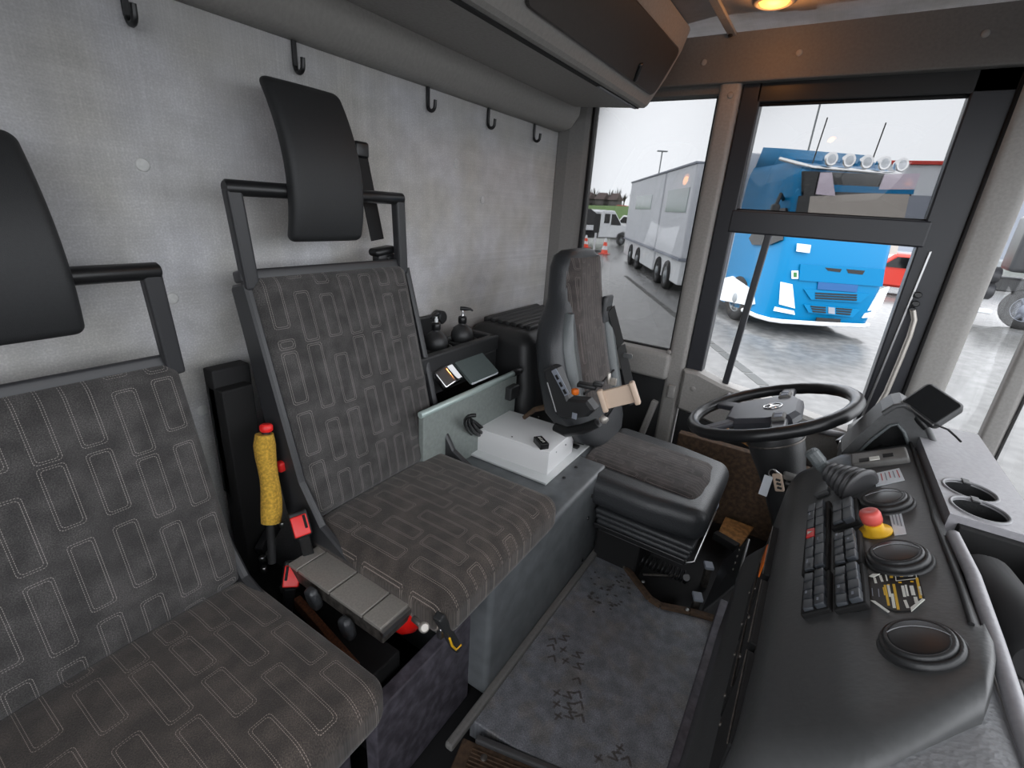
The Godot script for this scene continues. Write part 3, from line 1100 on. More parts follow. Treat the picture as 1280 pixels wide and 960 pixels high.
func build_passenger_seats() -> void:
	passenger_seat("dark patterned passenger seat next to the grey console and the white control box", {"x0": 0.557, "x1": 1.022, "b": [0.555, 0.285], "t": [1.095, 0.15], "shell": -0.004, "tuck": 0.0, "front": 0.705, "seat": 0.55, "bar": [1.277, 0.137], "head": [0.652, 0.842, 1.172, 1.495]})
	passenger_seat("dark patterned passenger seat on the side of the yellow sleeve away from the console", {"x0": -0.055, "x1": 0.412, "b": [0.49, 0.262], "t": [0.944, 0.138], "shell": -0.035, "tuck": 0.022, "front": 0.69, "seat": 0.49, "bar": [1.127, 0.135], "head": [0.075, 0.262, 1.035, 1.335]})
	# belt behind the second seat: webbing from a wall anchor down to its guide
	var a := at_z(449, 187, 0.06)
	var b := at_z(472, 300, 0.085)
	var o := thing("seat_belt", "black belt webbing hanging behind the headrest bar into its guide", "seat belt", a)
	var st := begin()
	bar(st, a, b, 0.046, 0.003, Vector3(0, 0, 1), 0.001)
	part(st, "webbing", M.belt, o)
	st = begin()
	rbox(st, Transform3D(Basis(), a + Vector3(0.004, 0, 0)), Vector3(0.045, 0.04, 0.022), 0.008, 2)
	part(st, "anchor", M.black_satin, o)
	var g := at_z(478, 319, 0.095)
	st = begin()
	rbox(st, Transform3D(Basis(Vector3(0, 0, 1), 0.12), g + Vector3(0, 0.012, 0)), Vector3(0.075, 0.022, 0.04), 0.010, 3)
	rbox(st, Transform3D(Basis(), g - Vector3(-0.004, 0.008, 0)), Vector3(0.06, 0.03, 0.03), 0.006, 2)
	part(st, "guide", M.black_satin, o)
	st = begin()
	cyl(st, g + Vector3(0.008, -0.006, 0.013), g + Vector3(0.008, -0.006, 0.019), 0.006, 12, 0.002)
	part(st, "screw", M.black_plastic, o)

func build_between_seats() -> void:
	# black mounting column behind
	var c := Vector3(0.51, 0.30, 0.1)
	var o := thing("belt_bracket", "black steel bracket standing between the two passenger seats", "bracket", c)
	var st := begin()
	box(st, Vector3(0.475, FLOOR, 0.06), Vector3(0.545, 0.86, 0.12), 0.004)
	part(st, "post", M.deep_black, o)
	st = begin()
	box(st, Vector3(0.475, 0.58, 0.05), Vector3(0.56, 0.90, 0.09), 0.004)
	part(st, "rear_plate", M.black_matte, o)
	st = begin()
	box(st, Vector3(0.455, FLOOR, 0.1), Vector3(0.54, 0.36, 0.58), 0.004)
	part(st, "tray", M.deep_black, o)
	st = begin()
	bar(st, at_y(325, 690, 0.44), at_y(345, 655, 0.47), 0.02, 0.035, Vector3.UP, 0.003)
	part(st, "arm", M.black_satin, o)
	for p in [[340, 676, 0.45], [336, 692, 0.44], [328, 698, 0.44], [330, 711, 0.44], [354, 735, 0.43], [353, 655, 0.47]]:
		st = begin()
		var q := at_y(p[0], p[1], p[2])
		cyl(st, q - Vector3(0, 0.01, 0), q + Vector3(0, 0.006, 0), 0.0075, 6, 0.001)
		part(st, "bolt", M.steel, o)
	# yellow foam sleeve on a red-tipped stick
	var f0 := at_z(338, 652, 0.235)
	var f1 := at_z(333, 542, 0.205)
	o = thing("foam_sleeve", "yellow foam sleeve on a red-tipped stick between the passenger seats", "foam sleeve", f0)
	st = begin()
	var pts := []
	var rad := []
	for i in 9:
		var t := i / 8.0
		pts.append(f0.lerp(f1, t) + Vector3(0.004 * sin(t * 5.0), 0, 0.003 * cos(t * 4.0)))
		rad.append(0.021 + 0.0016 * sin(t * 9.0) - (0.003 if i == 8 else 0.0))
	tube(st, pts, rad, 16)
	part(st, "sleeve", M.foam_yellow, o)
	st = begin()
	var ax := (f1 - f0).normalized()
	cyl(st, f0 - ax * 0.10, f1 + ax * 0.012, 0.009, 10)
	part(st, "stick", M.black_matte, o)
	st = begin()
	cyl(st, f1 + ax * 0.004, f1 + ax * 0.022, 0.014, 12, 0.004)
	part(st, "tip", M.red_plastic, o)
	st = begin()
	rbox(st, frame(at_z(353, 582, 0.20), Vector3.RIGHT, Vector3.UP), Vector3(0.026, 0.026, 0.02), 0.006, 2)
	part(st, "clip", M.red_plastic, o)
	# two belt buckles with red buttons
	var names := ["red-buttoned belt buckle beside the foot of the yellow sleeve", "red-buttoned belt buckle lying lower, beside the rusty rail"]
	var spots := [[375, 655, 0.585, 0.15], [365, 718, 0.47, -0.25]]
	for k in 2:
		var p := at_y(spots[k][0], spots[k][1], spots[k][2])
		o = thing("belt_buckle", names[k], "buckle", p)
		var dir := (EYE - p).normalized()
		var right := Vector3.UP.cross(dir).normalized().rotated(dir, spots[k][3])
		var t := frame(p, right, dir.cross(right))
		st = begin()
		rbox(st, Transform3D(t.basis, p - t.basis.z * 0.012), Vector3(0.040, 0.060, 0.026), 0.006, 2)
		var bb := part(st, "body", M.black_satin, o)
		st = begin()
		rbox(st, Transform3D(t.basis, p + t.basis.z * 0.002 - t.basis.y * 0.004), Vector3(0.034, 0.046, 0.006), 0.003, 2)
		part(st, "button", M.red_plastic, bb, "red release button")
		st = begin()
		rbox(st, Transform3D(t.basis, p + t.basis.z * 0.004 + t.basis.x * (0.011 if k == 0 else -0.011) + t.basis.y * 0.002), Vector3(0.006, 0.03, 0.004), 0.001, 1)
		part(st, "slot", M.deep_black, bb)
		st = begin()
		bar(st, p - t.basis.y * 0.028 - t.basis.z * 0.015, p - t.basis.y * 0.09 - t.basis.z * 0.07, 0.024, 0.01, t.basis.z, 0.003)
		part(st, "strap", M.black_satin, o)
	# aluminium box with three lids
	o = thing("metal_box", "flat aluminium box with grooved lids beside the patterned cushion", "box", Vector3(0.555, FLOOR, 0.41))
	st = begin()
	box(st, Vector3(0.474, 0.455, 0.302), Vector3(0.556, 0.490, 0.602), 0.003)
	part(st, "body", M.dull_metal, o)
	var cuts := [0.303, 0.338, 0.446, 0.548, 0.603]
	for i in 4:
		st = begin()
		box(st, Vector3(0.471, 0.489, cuts[i] + 0.0025), Vector3(0.560, 0.4975 + 0.001 * (i % 2), cuts[i + 1] - 0.0025), 0.0015)
		part(st, "lid", M.brushed_metal, o)
	st = begin()
	box(st, Vector3(0.468, 0.480, 0.602), Vector3(0.572, 0.494, 0.610), 0.002)
	part(st, "front_lip", M.steel, o)
	# dark knobs in the gap, and the rusty rail below
	for p in [[392, 748], [434, 785]]:
		var q := at_x(p[0], p[1], 0.462)
		o = thing("knob", "dark oval knob under the aluminium box, next to the belt buckles" if p[0] < 400 else "dark oval knob under the aluminium box, next to the extinguisher", "knob", q, "oval knobs under the aluminium box")
		st = begin()
		var tk := Transform3D(Basis(Vector3(0, 0, 1), 0.2), q)
		rbox(st, tk, Vector3(0.02, 0.062, 0.042), 0.0095, 3, 3, func(v: Vector3) -> Vector3: return Vector3(v.x, v.y, v.z * (1.0 - 0.55 * pow(absf(v.y) / 0.031, 2.0))))
		part(st, "grip", M.vinyl, o)
		st = begin()
		cyl(st, q, q + Vector3(0.014, 0, 0), 0.008, 10)
		part(st, "shaft", M.black_satin, o)
	o = thing("seat_rail", "rusty steel rail below the oval knobs", "rail", at_y(378, 762, 0.40))
	st = begin()
	bar(st, at_y(372, 752, 0.40), at_y(446, 838, 0.40), 0.016, 0.03, Vector3.UP, 0.002)
	part(st, "rail", M.rust, o)
	st = begin()
	var rb := at_y(442, 832, 0.418)
	cyl(st, rb - Vector3(0, 0.01, 0), rb, 0.006, 8)
	part(st, "bolt", M.dull_metal, o)
	# fire extinguisher lying below the front of the seat
	var e := at_y(514, 774, 0.43)
	o = thing("fire_extinguisher", "red fire extinguisher under the seat, only its end and gauge showing", "extinguisher", e)
	st = begin()
	var te := Transform3D(Basis(Vector3(1, 0, 0), Vector3(0, 0, 1), Vector3(0, -1, 0)), e + Vector3(0.004, 0.012, -0.012))
	lathe(st, te, [[0.042, -0.26], [0.048, -0.24], [0.048, -0.01], [0.045, 0.012], [0.034, 0.028], [0.018, 0.036], [0.001, 0.038]], 24)
	part(st, "bottle", M.red_paint, o)
	var gq := at_z(531, 785, 0.70)
	st = begin()
	cyl(st, gq - Vector3(0, -0.006, 0.03), gq, 0.006, 12, 0.002)
	part(st, "valve", M.dull_metal, o)
	st = begin()
	cyl(st, gq - Vector3(0, 0, 0.004), gq + (EYE - gq).normalized() * 0.010, 0.0095, 16, 0.003)
	part(st, "gauge", M.brushed_metal, o)
	# lever with a yellow safety tag
	var h0 := at_z(548, 770, 0.685)
	var h1 := at_z(571, 810, 0.69)
	o = thing("release_lever", "black release lever with a yellow-edged tag beside the extinguisher gauge", "lever", h0)
	st = begin()
	bar(st, h0, h1, 0.018, 0.022, Vector3(0, 0, 1), 0.004)
	part(st, "lever", M.black_plastic, o)
	st = begin()
	tube(st, [at_z(562, 798, 0.70), at_z(565, 807, 0.70), at_z(570, 812, 0.70), at_z(576, 806, 0.70)], 0.0024, 8)
	part(st, "tag", M.yellow_plastic, o, "yellow tag")
	st = begin()
	rbox(st, Transform3D(Basis(), at_z(551, 790, 0.68)), Vector3(0.014, 0.03, 0.014), 0.004, 2)
	part(st, "pivot", M.steel, o)

# ---------- console between the seats and what stands on it ----------
func build_console() -> void:
	var o := thing("console", "scuffed grey console box between the passenger seat and the driver's seat", "console", Vector3(1.13, FLOOR, 0.4))
	var st := begin()
	rbox(st, Transform3D(Basis(), Vector3(1.065, (FLOOR + 0.47) / 2 - 0.01, 0.40)), Vector3(0.69, 0.47 - FLOOR + 0.02, 0.585), 0.016, 3)
	part(st, "body", M.console, o)
	st = begin()
	rbox(st, Transform3D(Basis(), Vector3(1.48, (FLOOR + 0.47) / 2 - 0.01, 0.40)), Vector3(0.138, 0.47 - FLOOR + 0.02, 0.582), 0.016, 3)
	part(st, "end_section", M.console, o)
	st = begin()
	box(st, Vector3(0.42, FLOOR - 0.06, 0.60), Vector3(0.724, 0.34, 0.635), 0.004)
	part(st, "kick_panel", M.kick_panel, o)
	for p in [[765, 597], [740, 620], [735, 648], [752, 670], [728, 700]]:
		var c := at_z(p[0], p[1], 0.694)
		screw_cap(o, c, Vector3(0, 0, 1), 0.006, M.black_satin)
	for p in [[746, 560], [720, 584], [705, 597]]:
		screw_cap(o, at_y(p[0], p[1], 0.471), Vector3.UP, 0.006, M.black_satin)
	# the white control box on its base plate
	var w := thing("control_box", "white metal control box with a small black display on its lid", "control box", Vector3(1.3, 0.47, 0.42))
	st = begin()
	box(st, Vector3(1.155, 0.471, 0.265), Vector3(1.53, 0.479, 0.588), 0.002)
	part(st, "base_plate", M.white_plastic, w)
	st = begin()
	rbox(st, Transform3D(Basis(Vector3.UP, 0.03), Vector3(1.292, 0.518, 0.418)), Vector3(0.195, 0.08, 0.292), 0.003, 2)
	part(st, "case", M.white_paint, w)
	st = begin()
	rbox(st, Transform3D(Basis(Vector3.UP, 0.03), Vector3(1.292, 0.5605, 0.418)), Vector3(0.199, 0.006, 0.296), 0.002, 2)
	part(st, "lid", M.white_paint, w)
	for p in [[600, 531], [640, 546], [681, 561], [673, 521], [690, 529], [718, 544]]:
		st = begin()
		var q := at_y(p[0], p[1], 0.5635)
		cyl(st, q - Vector3(0, 0.003, 0), q + Vector3(0, 0.0012, 0), 0.0032, 8, 0.0008)
		part(st, "screw", M.dull_metal, w)
	for p in [[695, 565], [707, 556], [595, 551]]:
		st = begin()
		var q := at_z(p[0], p[1], 0.5645) if p[0] > 600 else at_x(p[0], p[1], 1.196)
		if p[0] > 600:
			cyl(st, q - Vector3(0, 0, 0.004), q + Vector3(0, 0, 0.002), 0.003, 8)
		else:
			cyl(st, q + Vector3(0.01, 0, 0), q - Vector3(0.012, 0, 0), 0.008, 12, 0.002)
		part(st, "screw" if p[0] > 600 else "cable_gland", M.steel if p[0] > 600 else M.white_plastic, w)
	# small display block
	var dq := at_y(676, 557, 0.5635)
	var dt := Transform3D(Basis(Vector3.UP, -0.62), dq + Vector3(0, 0.0105, 0))
	st = begin()
	rbox(st, dt, Vector3(0.030, 0.021, 0.058), 0.003, 2)
	var dm := part(st, "display", M.black_satin, w, "small black display block")
	st = begin()
	rbox(st, dt * Transform3D(Basis(), Vector3(0, 0.0105, 0)), Vector3(0.020, 0.001, 0.044), 0.0004, 1)
	part(st, "display_window", M.screen_glass, dm)
	st = begin()
	for i in 4:
		rbox(st, dt * Transform3D(Basis(), Vector3(0.001 * (i % 2), 0.0112, -0.015 + i * 0.010)), Vector3(0.010, 0.0005, 0.0055), 0.0002, 1)
	part(st, "digits", M.print_white, dm)
	# switches on the base plate, towards the driver
	st = begin()
	rbox(st, Transform3D(Basis(), at_y(731, 541, 0.483)), Vector3(0.05, 0.012, 0.03), 0.003, 2)
	part(st, "rocker", M.black_satin, w)
	for i in 2:
		st = begin()
		rbox(st, Transform3D(Basis(), at_y(719 + i * 8, 558 - i * 5, 0.482)), Vector3(0.022, 0.010, 0.026), 0.002, 2)
		part(st, "rocker", M.black_plastic, w)

# ---------- storage along the rear wall ----------
func build_rear_storage() -> void:
	var o := thing("bottle_tray", "black moulded tray with round wells on the rear wall behind the patterned seat", "tray", Vector3(1.2, 0.70, 0.1))
	var st := begin()
	box(st, Vector3(0.98, 0.70, 0.004), Vector3(1.40, 0.79, 0.215), 0.012)
	part(st, "base", M.black_plastic, o)
	# rim with two wells
	var wells := []
	for p in [[553, 436, 0.80], [587, 421, 0.80]]:
		wells.append(at_y(p[0], p[1], 0.815))
	for k in 2:
		var c: Vector3 = wells[k]
		c.z = 0.115
		c.x = [1.175, 1.315][k]
		wells[k] = c
		st = begin()
		lathe(st, Transform3D(Basis(), Vector3(c.x, 0.80, c.z)), [[0.056, -0.012], [0.060, 0.008], [0.056, 0.018], [0.050, 0.016], [0.046, -0.005]], 28, 0, false)
		part(st, "well_rim", M.black_satin, o)
	st = begin()
	box(st, Vector3(0.98, 0.78, 0.185), Vector3(1.405, 0.835, 0.215), 0.006)
	box(st, Vector3(1.375, 0.78, 0.02), Vector3(1.405, 0.835, 0.21), 0.006)
	part(st, "rim", M.black_plastic, o)
	st = begin()
	box(st, Vector3(0.98, 0.79, 0.004), Vector3(1.30, 0.895, 0.024), 0.006)
	cyl(st, Vector3(1.295, 0.885, 0.004), Vector3(1.295, 0.885, 0.045), 0.024, 18, 0.006)
	part(st, "back", M.black_plastic, o)
	# two round soap bottles with pumps
	for k in 2:
		var c: Vector3 = wells[k]
		var b := thing("soap_bottle", ["round black pump bottle beside the patterned backrest", "round black pump bottle beside the ribbed engine cover"][k], "bottle", Vector3(c.x, 0.79, c.z), "black pump bottles")
		var t := Transform3D(Basis(), Vector3(c.x, 0.79, c.z))
		st = begin()
		lathe(st, t, [[0.02, 0.0], [0.030, 0.010], [0.0385, 0.026], [0.0405, 0.040], [0.0385, 0.054], [0.030, 0.070], [0.019, 0.078], [0.013, 0.082], [0.0125, 0.088]], 26)
		part(st, "body", M.black_plastic, b)
		st = begin()
		lathe(st, t, [[0.014, 0.086], [0.0155, 0.089], [0.0155, 0.104], [0.0135, 0.110], [0.008, 0.112]], 16)
		part(st, "collar", M.black_satin, b)
		st = begin()
		lathe(st, t, [[0.006, 0.110], [0.006, 0.122], [0.004, 0.124], [0.004, 0.136]], 12)
		part(st, "stem", M.white_plastic if k == 0 else M.steel, b)
		st = begin()
		var dir := Vector3(-1, 0.0, 0.25).normalized() if k == 0 else Vector3(0.5, 0, 0.8).normalized()
		var p := t * Vector3(0, 0.138, 0)
		tube(st, [p - dir * 0.009, p + dir * 0.006, p + dir * 0.026, p + dir * 0.036 - Vector3(0, 0.006, 0)], [0.007, 0.008, 0.0045, 0.003], 10)
		part(st, "nozzle", M.black_satin, b)
	# pale metal locker below, open at the top behind a tubular rail
	o = thing("metal_locker", "pale metal locker with a tubular rail below the bottle tray", "locker", Vector3(1.2, 0.47, 0.2))
	st = begin()
	box(st, Vector3(0.92, 0.44, 0.275), Vector3(1.42, 0.70, 0.295), 0.003)
	box(st, Vector3(0.92, 0.44, 0.01), Vector3(1.42, 0.60, 0.28), 0.003)
	part(st, "body", M.galvanised, o)
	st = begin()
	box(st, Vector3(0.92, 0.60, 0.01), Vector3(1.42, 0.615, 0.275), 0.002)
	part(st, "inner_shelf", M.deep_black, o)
	st = begin()
	cyl(st, Vector3(0.9, 0.712, 0.30), Vector3(1.385, 0.712, 0.30), 0.0105, 14, 0.002)
	part(st, "rail", M.pale_rail, o)
	st = begin()
	cyl(st, Vector3(1.38, 0.712, 0.30), Vector3(1.435, 0.712, 0.30), 0.0125, 14, 0.003)
	part(st, "rail_end", M.black_satin, o)
	st = begin()
	rbox(st, Transform3D(Basis(), at_z(640, 490, 0.305)), Vector3(0.06, 0.05, 0.03), 0.006, 2)
	part(st, "catch", M.black_plastic, o)
	# slate-grey folder and a chrome tin standing in it
	var nb := thing("folder", "slate grey folder leaning on the rail below the bottle tray", "folder", at_z(596, 478, 0.24))
	var c0 := at_z(570, 447, 0.20)
	var c1 := at_z(602, 436, 0.20)
	var c2 := at_z(620, 465, 0.285)
	var c3 := at_z(584, 480, 0.285)
	var fc := frame((c0 + c1 + c2 + c3) / 4, c1 - c0 + c2 - c3, c0 - c3 + c1 - c2)
	st = begin()
	var fw := (c0.distance_to(c1) + c2.distance_to(c3)) / 2
	var fh := (c0.distance_to(c3) + c1.distance_to(c2)) / 2
	plate(st, Transform3D(fc.basis, fc.origin - fc.basis.z * 0.012), rounded(fw, fh, 0.008), 0.014, 0.002)
	part(st, "cover", M.slate, nb)
	st = begin()
	plate(st, Transform3D(fc.basis, fc.origin - fc.basis.z * 0.0085 - fc.basis.y * 0.003), rounded(fw - 0.006, fh, 0.004), 0.007, 0.0)
	part(st, "pages", M.paper, nb)
	nb = thing("chrome_tin", "small mirror-bright tin beside the slate grey folder", "tin", at_z(562, 475, 0.25))
	c0 = at_z(546, 464, 0.225)
	c1 = at_z(566, 452, 0.225)
	c2 = at_z(580, 472, 0.27)
	c3 = at_z(557, 485, 0.27)
	fc = frame((c0 + c1 + c2 + c3) / 4, c1 - c0 + c2 - c3, c0 - c3 + c1 - c2)
	fw = (c0.distance_to(c1) + c2.distance_to(c3)) / 2
	fh = (c0.distance_to(c3) + c1.distance_to(c2)) / 2
	st = begin()
	rbox(st, Transform3D(fc.basis, fc.origin - fc.basis.z * 0.014), Vector3(fw, fh, 0.03), 0.006, 3, 8, func(p: Vector3) -> Vector3: return p + Vector3(0, 0, 0.004 * cos(p.x / fw * PI * 2.0) if p.z > 0 else 0.0))
	part(st, "tin", M.chrome, nb)
	# engine cover beside the driver's seat
	o = thing("engine_cover", "dark moulded cover with ribbed grille top behind the driver's seat", "cover", Vector3(1.68, FLOOR, 0.18))
	st = begin()
	rbox(st, Transform3D(Basis(), Vector3(1.72, 0.47, 0.165)), Vector3(0.54, 0.72, 0.34), 0.055, 6, 4, func(p: Vector3) -> Vector3: return p + Vector3(0.10 * clampf(p.y, 0, 1) * (1.0 if p.x < 0 else 0.2), 0, -0.14 * clampf(p.y - 0.1, 0, 1) if p.z > 0 else 0.0))
	part(st, "body", M.black_plastic, o)
	for k in 7:
		st = begin()
		var z := 0.035 + k * 0.034
		bar(st, Vector3(1.57, 0.834, z), Vector3(2.0, 0.834, z), 0.024, 0.022, Vector3(0, 1, 0.15), 0.006)
		part(st, "rib", M.black_plastic, o)
	# dark cable loom in the corner above the console
	o = thing("cable_loom", "loose black cables coming out of the pale locker behind the control box", "cables", at_z(600, 540, 0.30))
	for k in 4:
		st = begin()
		var c := []
		for i in 8:
			var u := i / 7.0
			c.append(at_z(588 + 12 * sin(u * 3.0 + k) + u * 10, 524 + k * 3 + 14 * sin(u * 2.4 + k * 0.8), 0.30 + 0.02 * k * u))
		tube(st, c, 0.006, 8)
		part(st, "cable", M.black_satin, o)

# ---------- driver's seat ----------
func build_driver_seat() -> void:
	var cx := 1.535
	var o := thing("truck_seat", "black sprung driver's seat with ribbed brown cloth panels", "seat", Vector3(cx, FLOOR, 0.75))
	# backrest: [y, z of the front, half width, half depth]
	var rows := [[0.485, 0.634, 0.135, 0.055], [0.52, 0.620, 0.19, 0.062], [0.64, 0.585, 0.240, 0.066], [0.76, 0.548, 0.242, 0.066], [0.86, 0.520, 0.236, 0.062], [0.925, 0.505, 0.212, 0.058], [0.965, 0.497, 0.175, 0.055], [1.0, 0.490, 0.148, 0.053], [1.05, 0.482, 0.136, 0.052], [1.10, 0.476, 0.130, 0.050], [1.135, 0.470, 0.118, 0.044], [1.152, 0.464, 0.095, 0.032], [1.158, 0.456, 0.06, 0.015]]
	var rings := []
	for r in rows:
		var ring := []
		for k in 32:
			var a := TAU * k / 32
			var c := cos(a)
			var s := sin(a)
			var x: float = r[2] * signf(c) * pow(absf(c), 0.55)
			var z: float = r[3] * signf(s) * pow(absf(s), 0.7)
			# side bolsters stand forward of the middle
			if s > 0:
				z += 0.022 * clampf(absf(x) / 0.24 - 0.35, 0, 1) * (1.0 if r[0] < 0.93 else 0.2)
			ring.append(Vector3(cx + x + maxf(0.0, 0.64 - r[0]) * 0.42, r[0], r[1] - r[3] + z))
		rings.append(ring)
	var st := begin()
	loft(st, rings, true, true)
	part(st, "backrest", M.vinyl, o)
	# grey bolster strips and the cloth panel down the middle
	for sd in [-1, 1]:
		rings = []
		for i in range(2, 7):
			var r: Array = rows[i]
			var xa: float = cx + sd * 0.132
			var xb: float = cx + sd * minf(0.205, r[2] * 0.88)
			var z: float = r[1] + 0.004
			rings.append([Vector3(xa, r[0], z - 0.03), Vector3(xa, r[0], z), Vector3((xa + xb) / 2, r[0], z + 0.010), Vector3(xb, r[0], z + 0.002), Vector3(xb, r[0], z - 0.03)])
		st = begin()
		loft(st, rings, true, true)
		part(st, "bolster", M.vinyl_grey, o)
	rings = []
	var panel := begin()
	var prev := []
	var prevy := 0.0
	var run := 0.0
	panel.set_smooth_group(0)
	for i in range(2, rows.size() - 2):
		var r: Array = rows[i]
		var hw := minf(0.135, r[2] * 0.93)
		var row := []
		for k in 9:
			var u := k / 8.0 * 2.0 - 1.0
			row.append(Vector3(cx + u * hw, r[0], r[1] + 0.012 - 0.012 * pow(absf(u), 6.0) - (0.02 if absf(u) > 0.99 else 0.0)))
		if i > 2:
			for k in 8:
				var u0 := Vector2(row[k].x - cx, -r[0])
				var u1 := Vector2(row[k + 1].x - cx, -r[0])
				var p0 := Vector2(prev[k].x - cx, -prevy)
				var p1 := Vector2(prev[k + 1].x - cx, -prevy)
				tri(panel, prev[k], row[k], row[k + 1], p0, u0, u1)
				tri(panel, prev[k], row[k + 1], prev[k + 1], p0, u1, p1)
		prev = row
		prevy = r[0]
	part(panel, "back_panel", M.cloth_driver, o, "ribbed brown cloth panel")
	# cross seam in the cloth
	st = begin()
	tube(st, [Vector3(cx - 0.13, 0.70, 0.574), Vector3(cx, 0.705, 0.582), Vector3(cx + 0.13, 0.72, 0.574)], 0.004, 6)
	part(st, "seam", M.black_matte, o)
	# belt guide on the shoulder and the belt
	var g := at_z(758, 386, 0.515)
	st = begin()
	rbox(st, Transform3D(Basis(), g), Vector3(0.07, 0.10, 0.02), 0.008, 2)
	part(st, "belt_guide", M.vinyl, o)
	st = begin()
	rbox(st, Transform3D(Basis(), g + Vector3(0.004, 0.003, 0.009)), Vector3(0.05, 0.016, 0.008), 0.004, 2)
	part(st, "belt_slot", M.deep_black, o)
	st = begin()
	var b0 := g + Vector3(0.01, 0.0, 0.014)
	var b1 := at_x(776, 432, 1.80)
	bar(st, b0, b1, 0.042, 0.003, Vector3(-0.3, 0, 1), 0.001)
	bar(st, b1, at_x(792, 505, 1.83), 0.042, 0.003, Vector3(-0.6, 0, 1), 0.001)
	part(st, "belt", M.belt, o)
	st = begin()
	var tg := at_x(782, 444, 1.80)
	plate(st, frame(tg + Vector3(0, 0, 0.01), Vector3(0, 0, 1), Vector3.UP), rounded(0.038, 0.020, 0.006), 0.003, 0.0006)
	part(st, "belt_tongue", M.steel, o)
	# seat cushion
	st = begin()
	var ct := Transform3D(Basis(Vector3.RIGHT, Vector3(0, 0.03, -1).normalized(), Vector3(0, 1, 0.03).normalized()), Vector3(cx, 0.405, 0.82))
	rbox(st, ct, Vector3(0.47, 0.45, 0.11), 0.045, 5, 8, func(p: Vector3) -> Vector3:
		var k := clampf(1.0 - pow(absf(p.x) / 0.235, 2.0), 0, 1)
		return p + Vector3(-signf(p.x) * 0.035 * clampf(-p.y / 0.225 - 0.2, 0, 1), 0, (-0.010 * k + 0.006) if p.z > 0 else 0.0))
	part(st, "cushion", M.vinyl, o)
	st = begin()
	rbox(st, Transform3D(ct.basis, ct.origin + ct.basis.z * 0.050), Vector3(0.275, 0.435, 0.03), 0.014, 4, 8, func(p: Vector3) -> Vector3:
		return p + Vector3(0, 0, 0.006 * cos(p.x / 0.275 * PI) - 0.055 * pow(clampf((-p.y - 0.138) / 0.08, 0, 1), 2.0) + 0.0016 * sin(p.x * 260.0)))
	part(st, "cushion_panel", M.cloth_driver, o, "ribbed brown cloth seat panel")
	st = begin()
	tube(st, [Vector3(cx - 0.132, 0.462, 0.885), Vector3(cx, 0.468, 0.88), Vector3(cx + 0.132, 0.462, 0.875)], 0.003, 6)
	part(st, "seam", M.black_matte, o)
	# folded skirt, pan and suspension
	for k in 3:
		st = begin()
		rbox(st, Transform3D(Basis(), Vector3(cx, 0.345 - k * 0.022, 0.865)), Vector3(0.455 - 0.008 * k, 0.02, 0.325 - 0.008 * k), 0.009, 2)
		part(st, "skirt_fold", M.vinyl, o)
	st = begin()
	rbox(st, Transform3D(Basis(), Vector3(cx, 0.275, 0.855)), Vector3(0.42, 0.02, 0.31), 0.004, 1)
	part(st, "seat_pan", M.black_satin, o)
	st = begin()
	box(st, Vector3(cx - 0.17, FLOOR - 0.06, 0.70), Vector3(cx + 0.2, 0.27, 0.86), 0.01)
	part(st, "pedestal", M.deep_black, o)
	st = begin()
	tube(st, [Vector3(cx - 0.20, 0.262, 0.72), Vector3(cx - 0.20, 0.262, 1.0), Vector3(cx - 0.17, 0.262, 1.03), Vector3(cx + 0.17, 0.262, 1.03), Vector3(cx + 0.20, 0.262, 1.0)], 0.0045, 8)
	part(st, "adjust_bar", M.steel, o)
	# coil spring and damper below
	var s0 := at_y(788, 692, 0.16)
	var s1 := at_y(858, 722, 0.13)
	st = begin()
	var coil := []
	var ax := (s1 - s0).normalized()
	var sx := ax.cross(Vector3.UP).normalized()
	var sy := sx.cross(ax)
	for i in 14 * 10 + 1:
		var a := TAU * i / 10.0
		coil.append(s0.lerp(s1, i / 140.0) + (sx * cos(a) + sy * sin(a)) * 0.02)
	tube(st, coil, 0.0035, 6)
	part(st, "spring", M.black_satin, o)
	st = begin()
	cyl(st, at_y(804, 718, 0.13), at_y(850, 720, 0.13), 0.004, 8)
	part(st, "rod", M.dull_metal, o)
	st = begin()
	cyl(st, at_y(858, 722, 0.11), at_y(858, 722, 0.16), 0.014, 14, 0.003)
	part(st, "spring_eye", M.black_satin, o)
	st = begin()
	lathe(st, frame(at_x(894, 632, 1.68), Vector3.RIGHT, Vector3.UP) * Transform3D(Basis(Vector3.RIGHT, PI / 2), Vector3.ZERO), [[0.018, -0.006], [0.022, 0.0], [0.020, 0.008], [0.001, 0.012]], 18)
	part(st, "adjust_knob", M.print_grey, o)

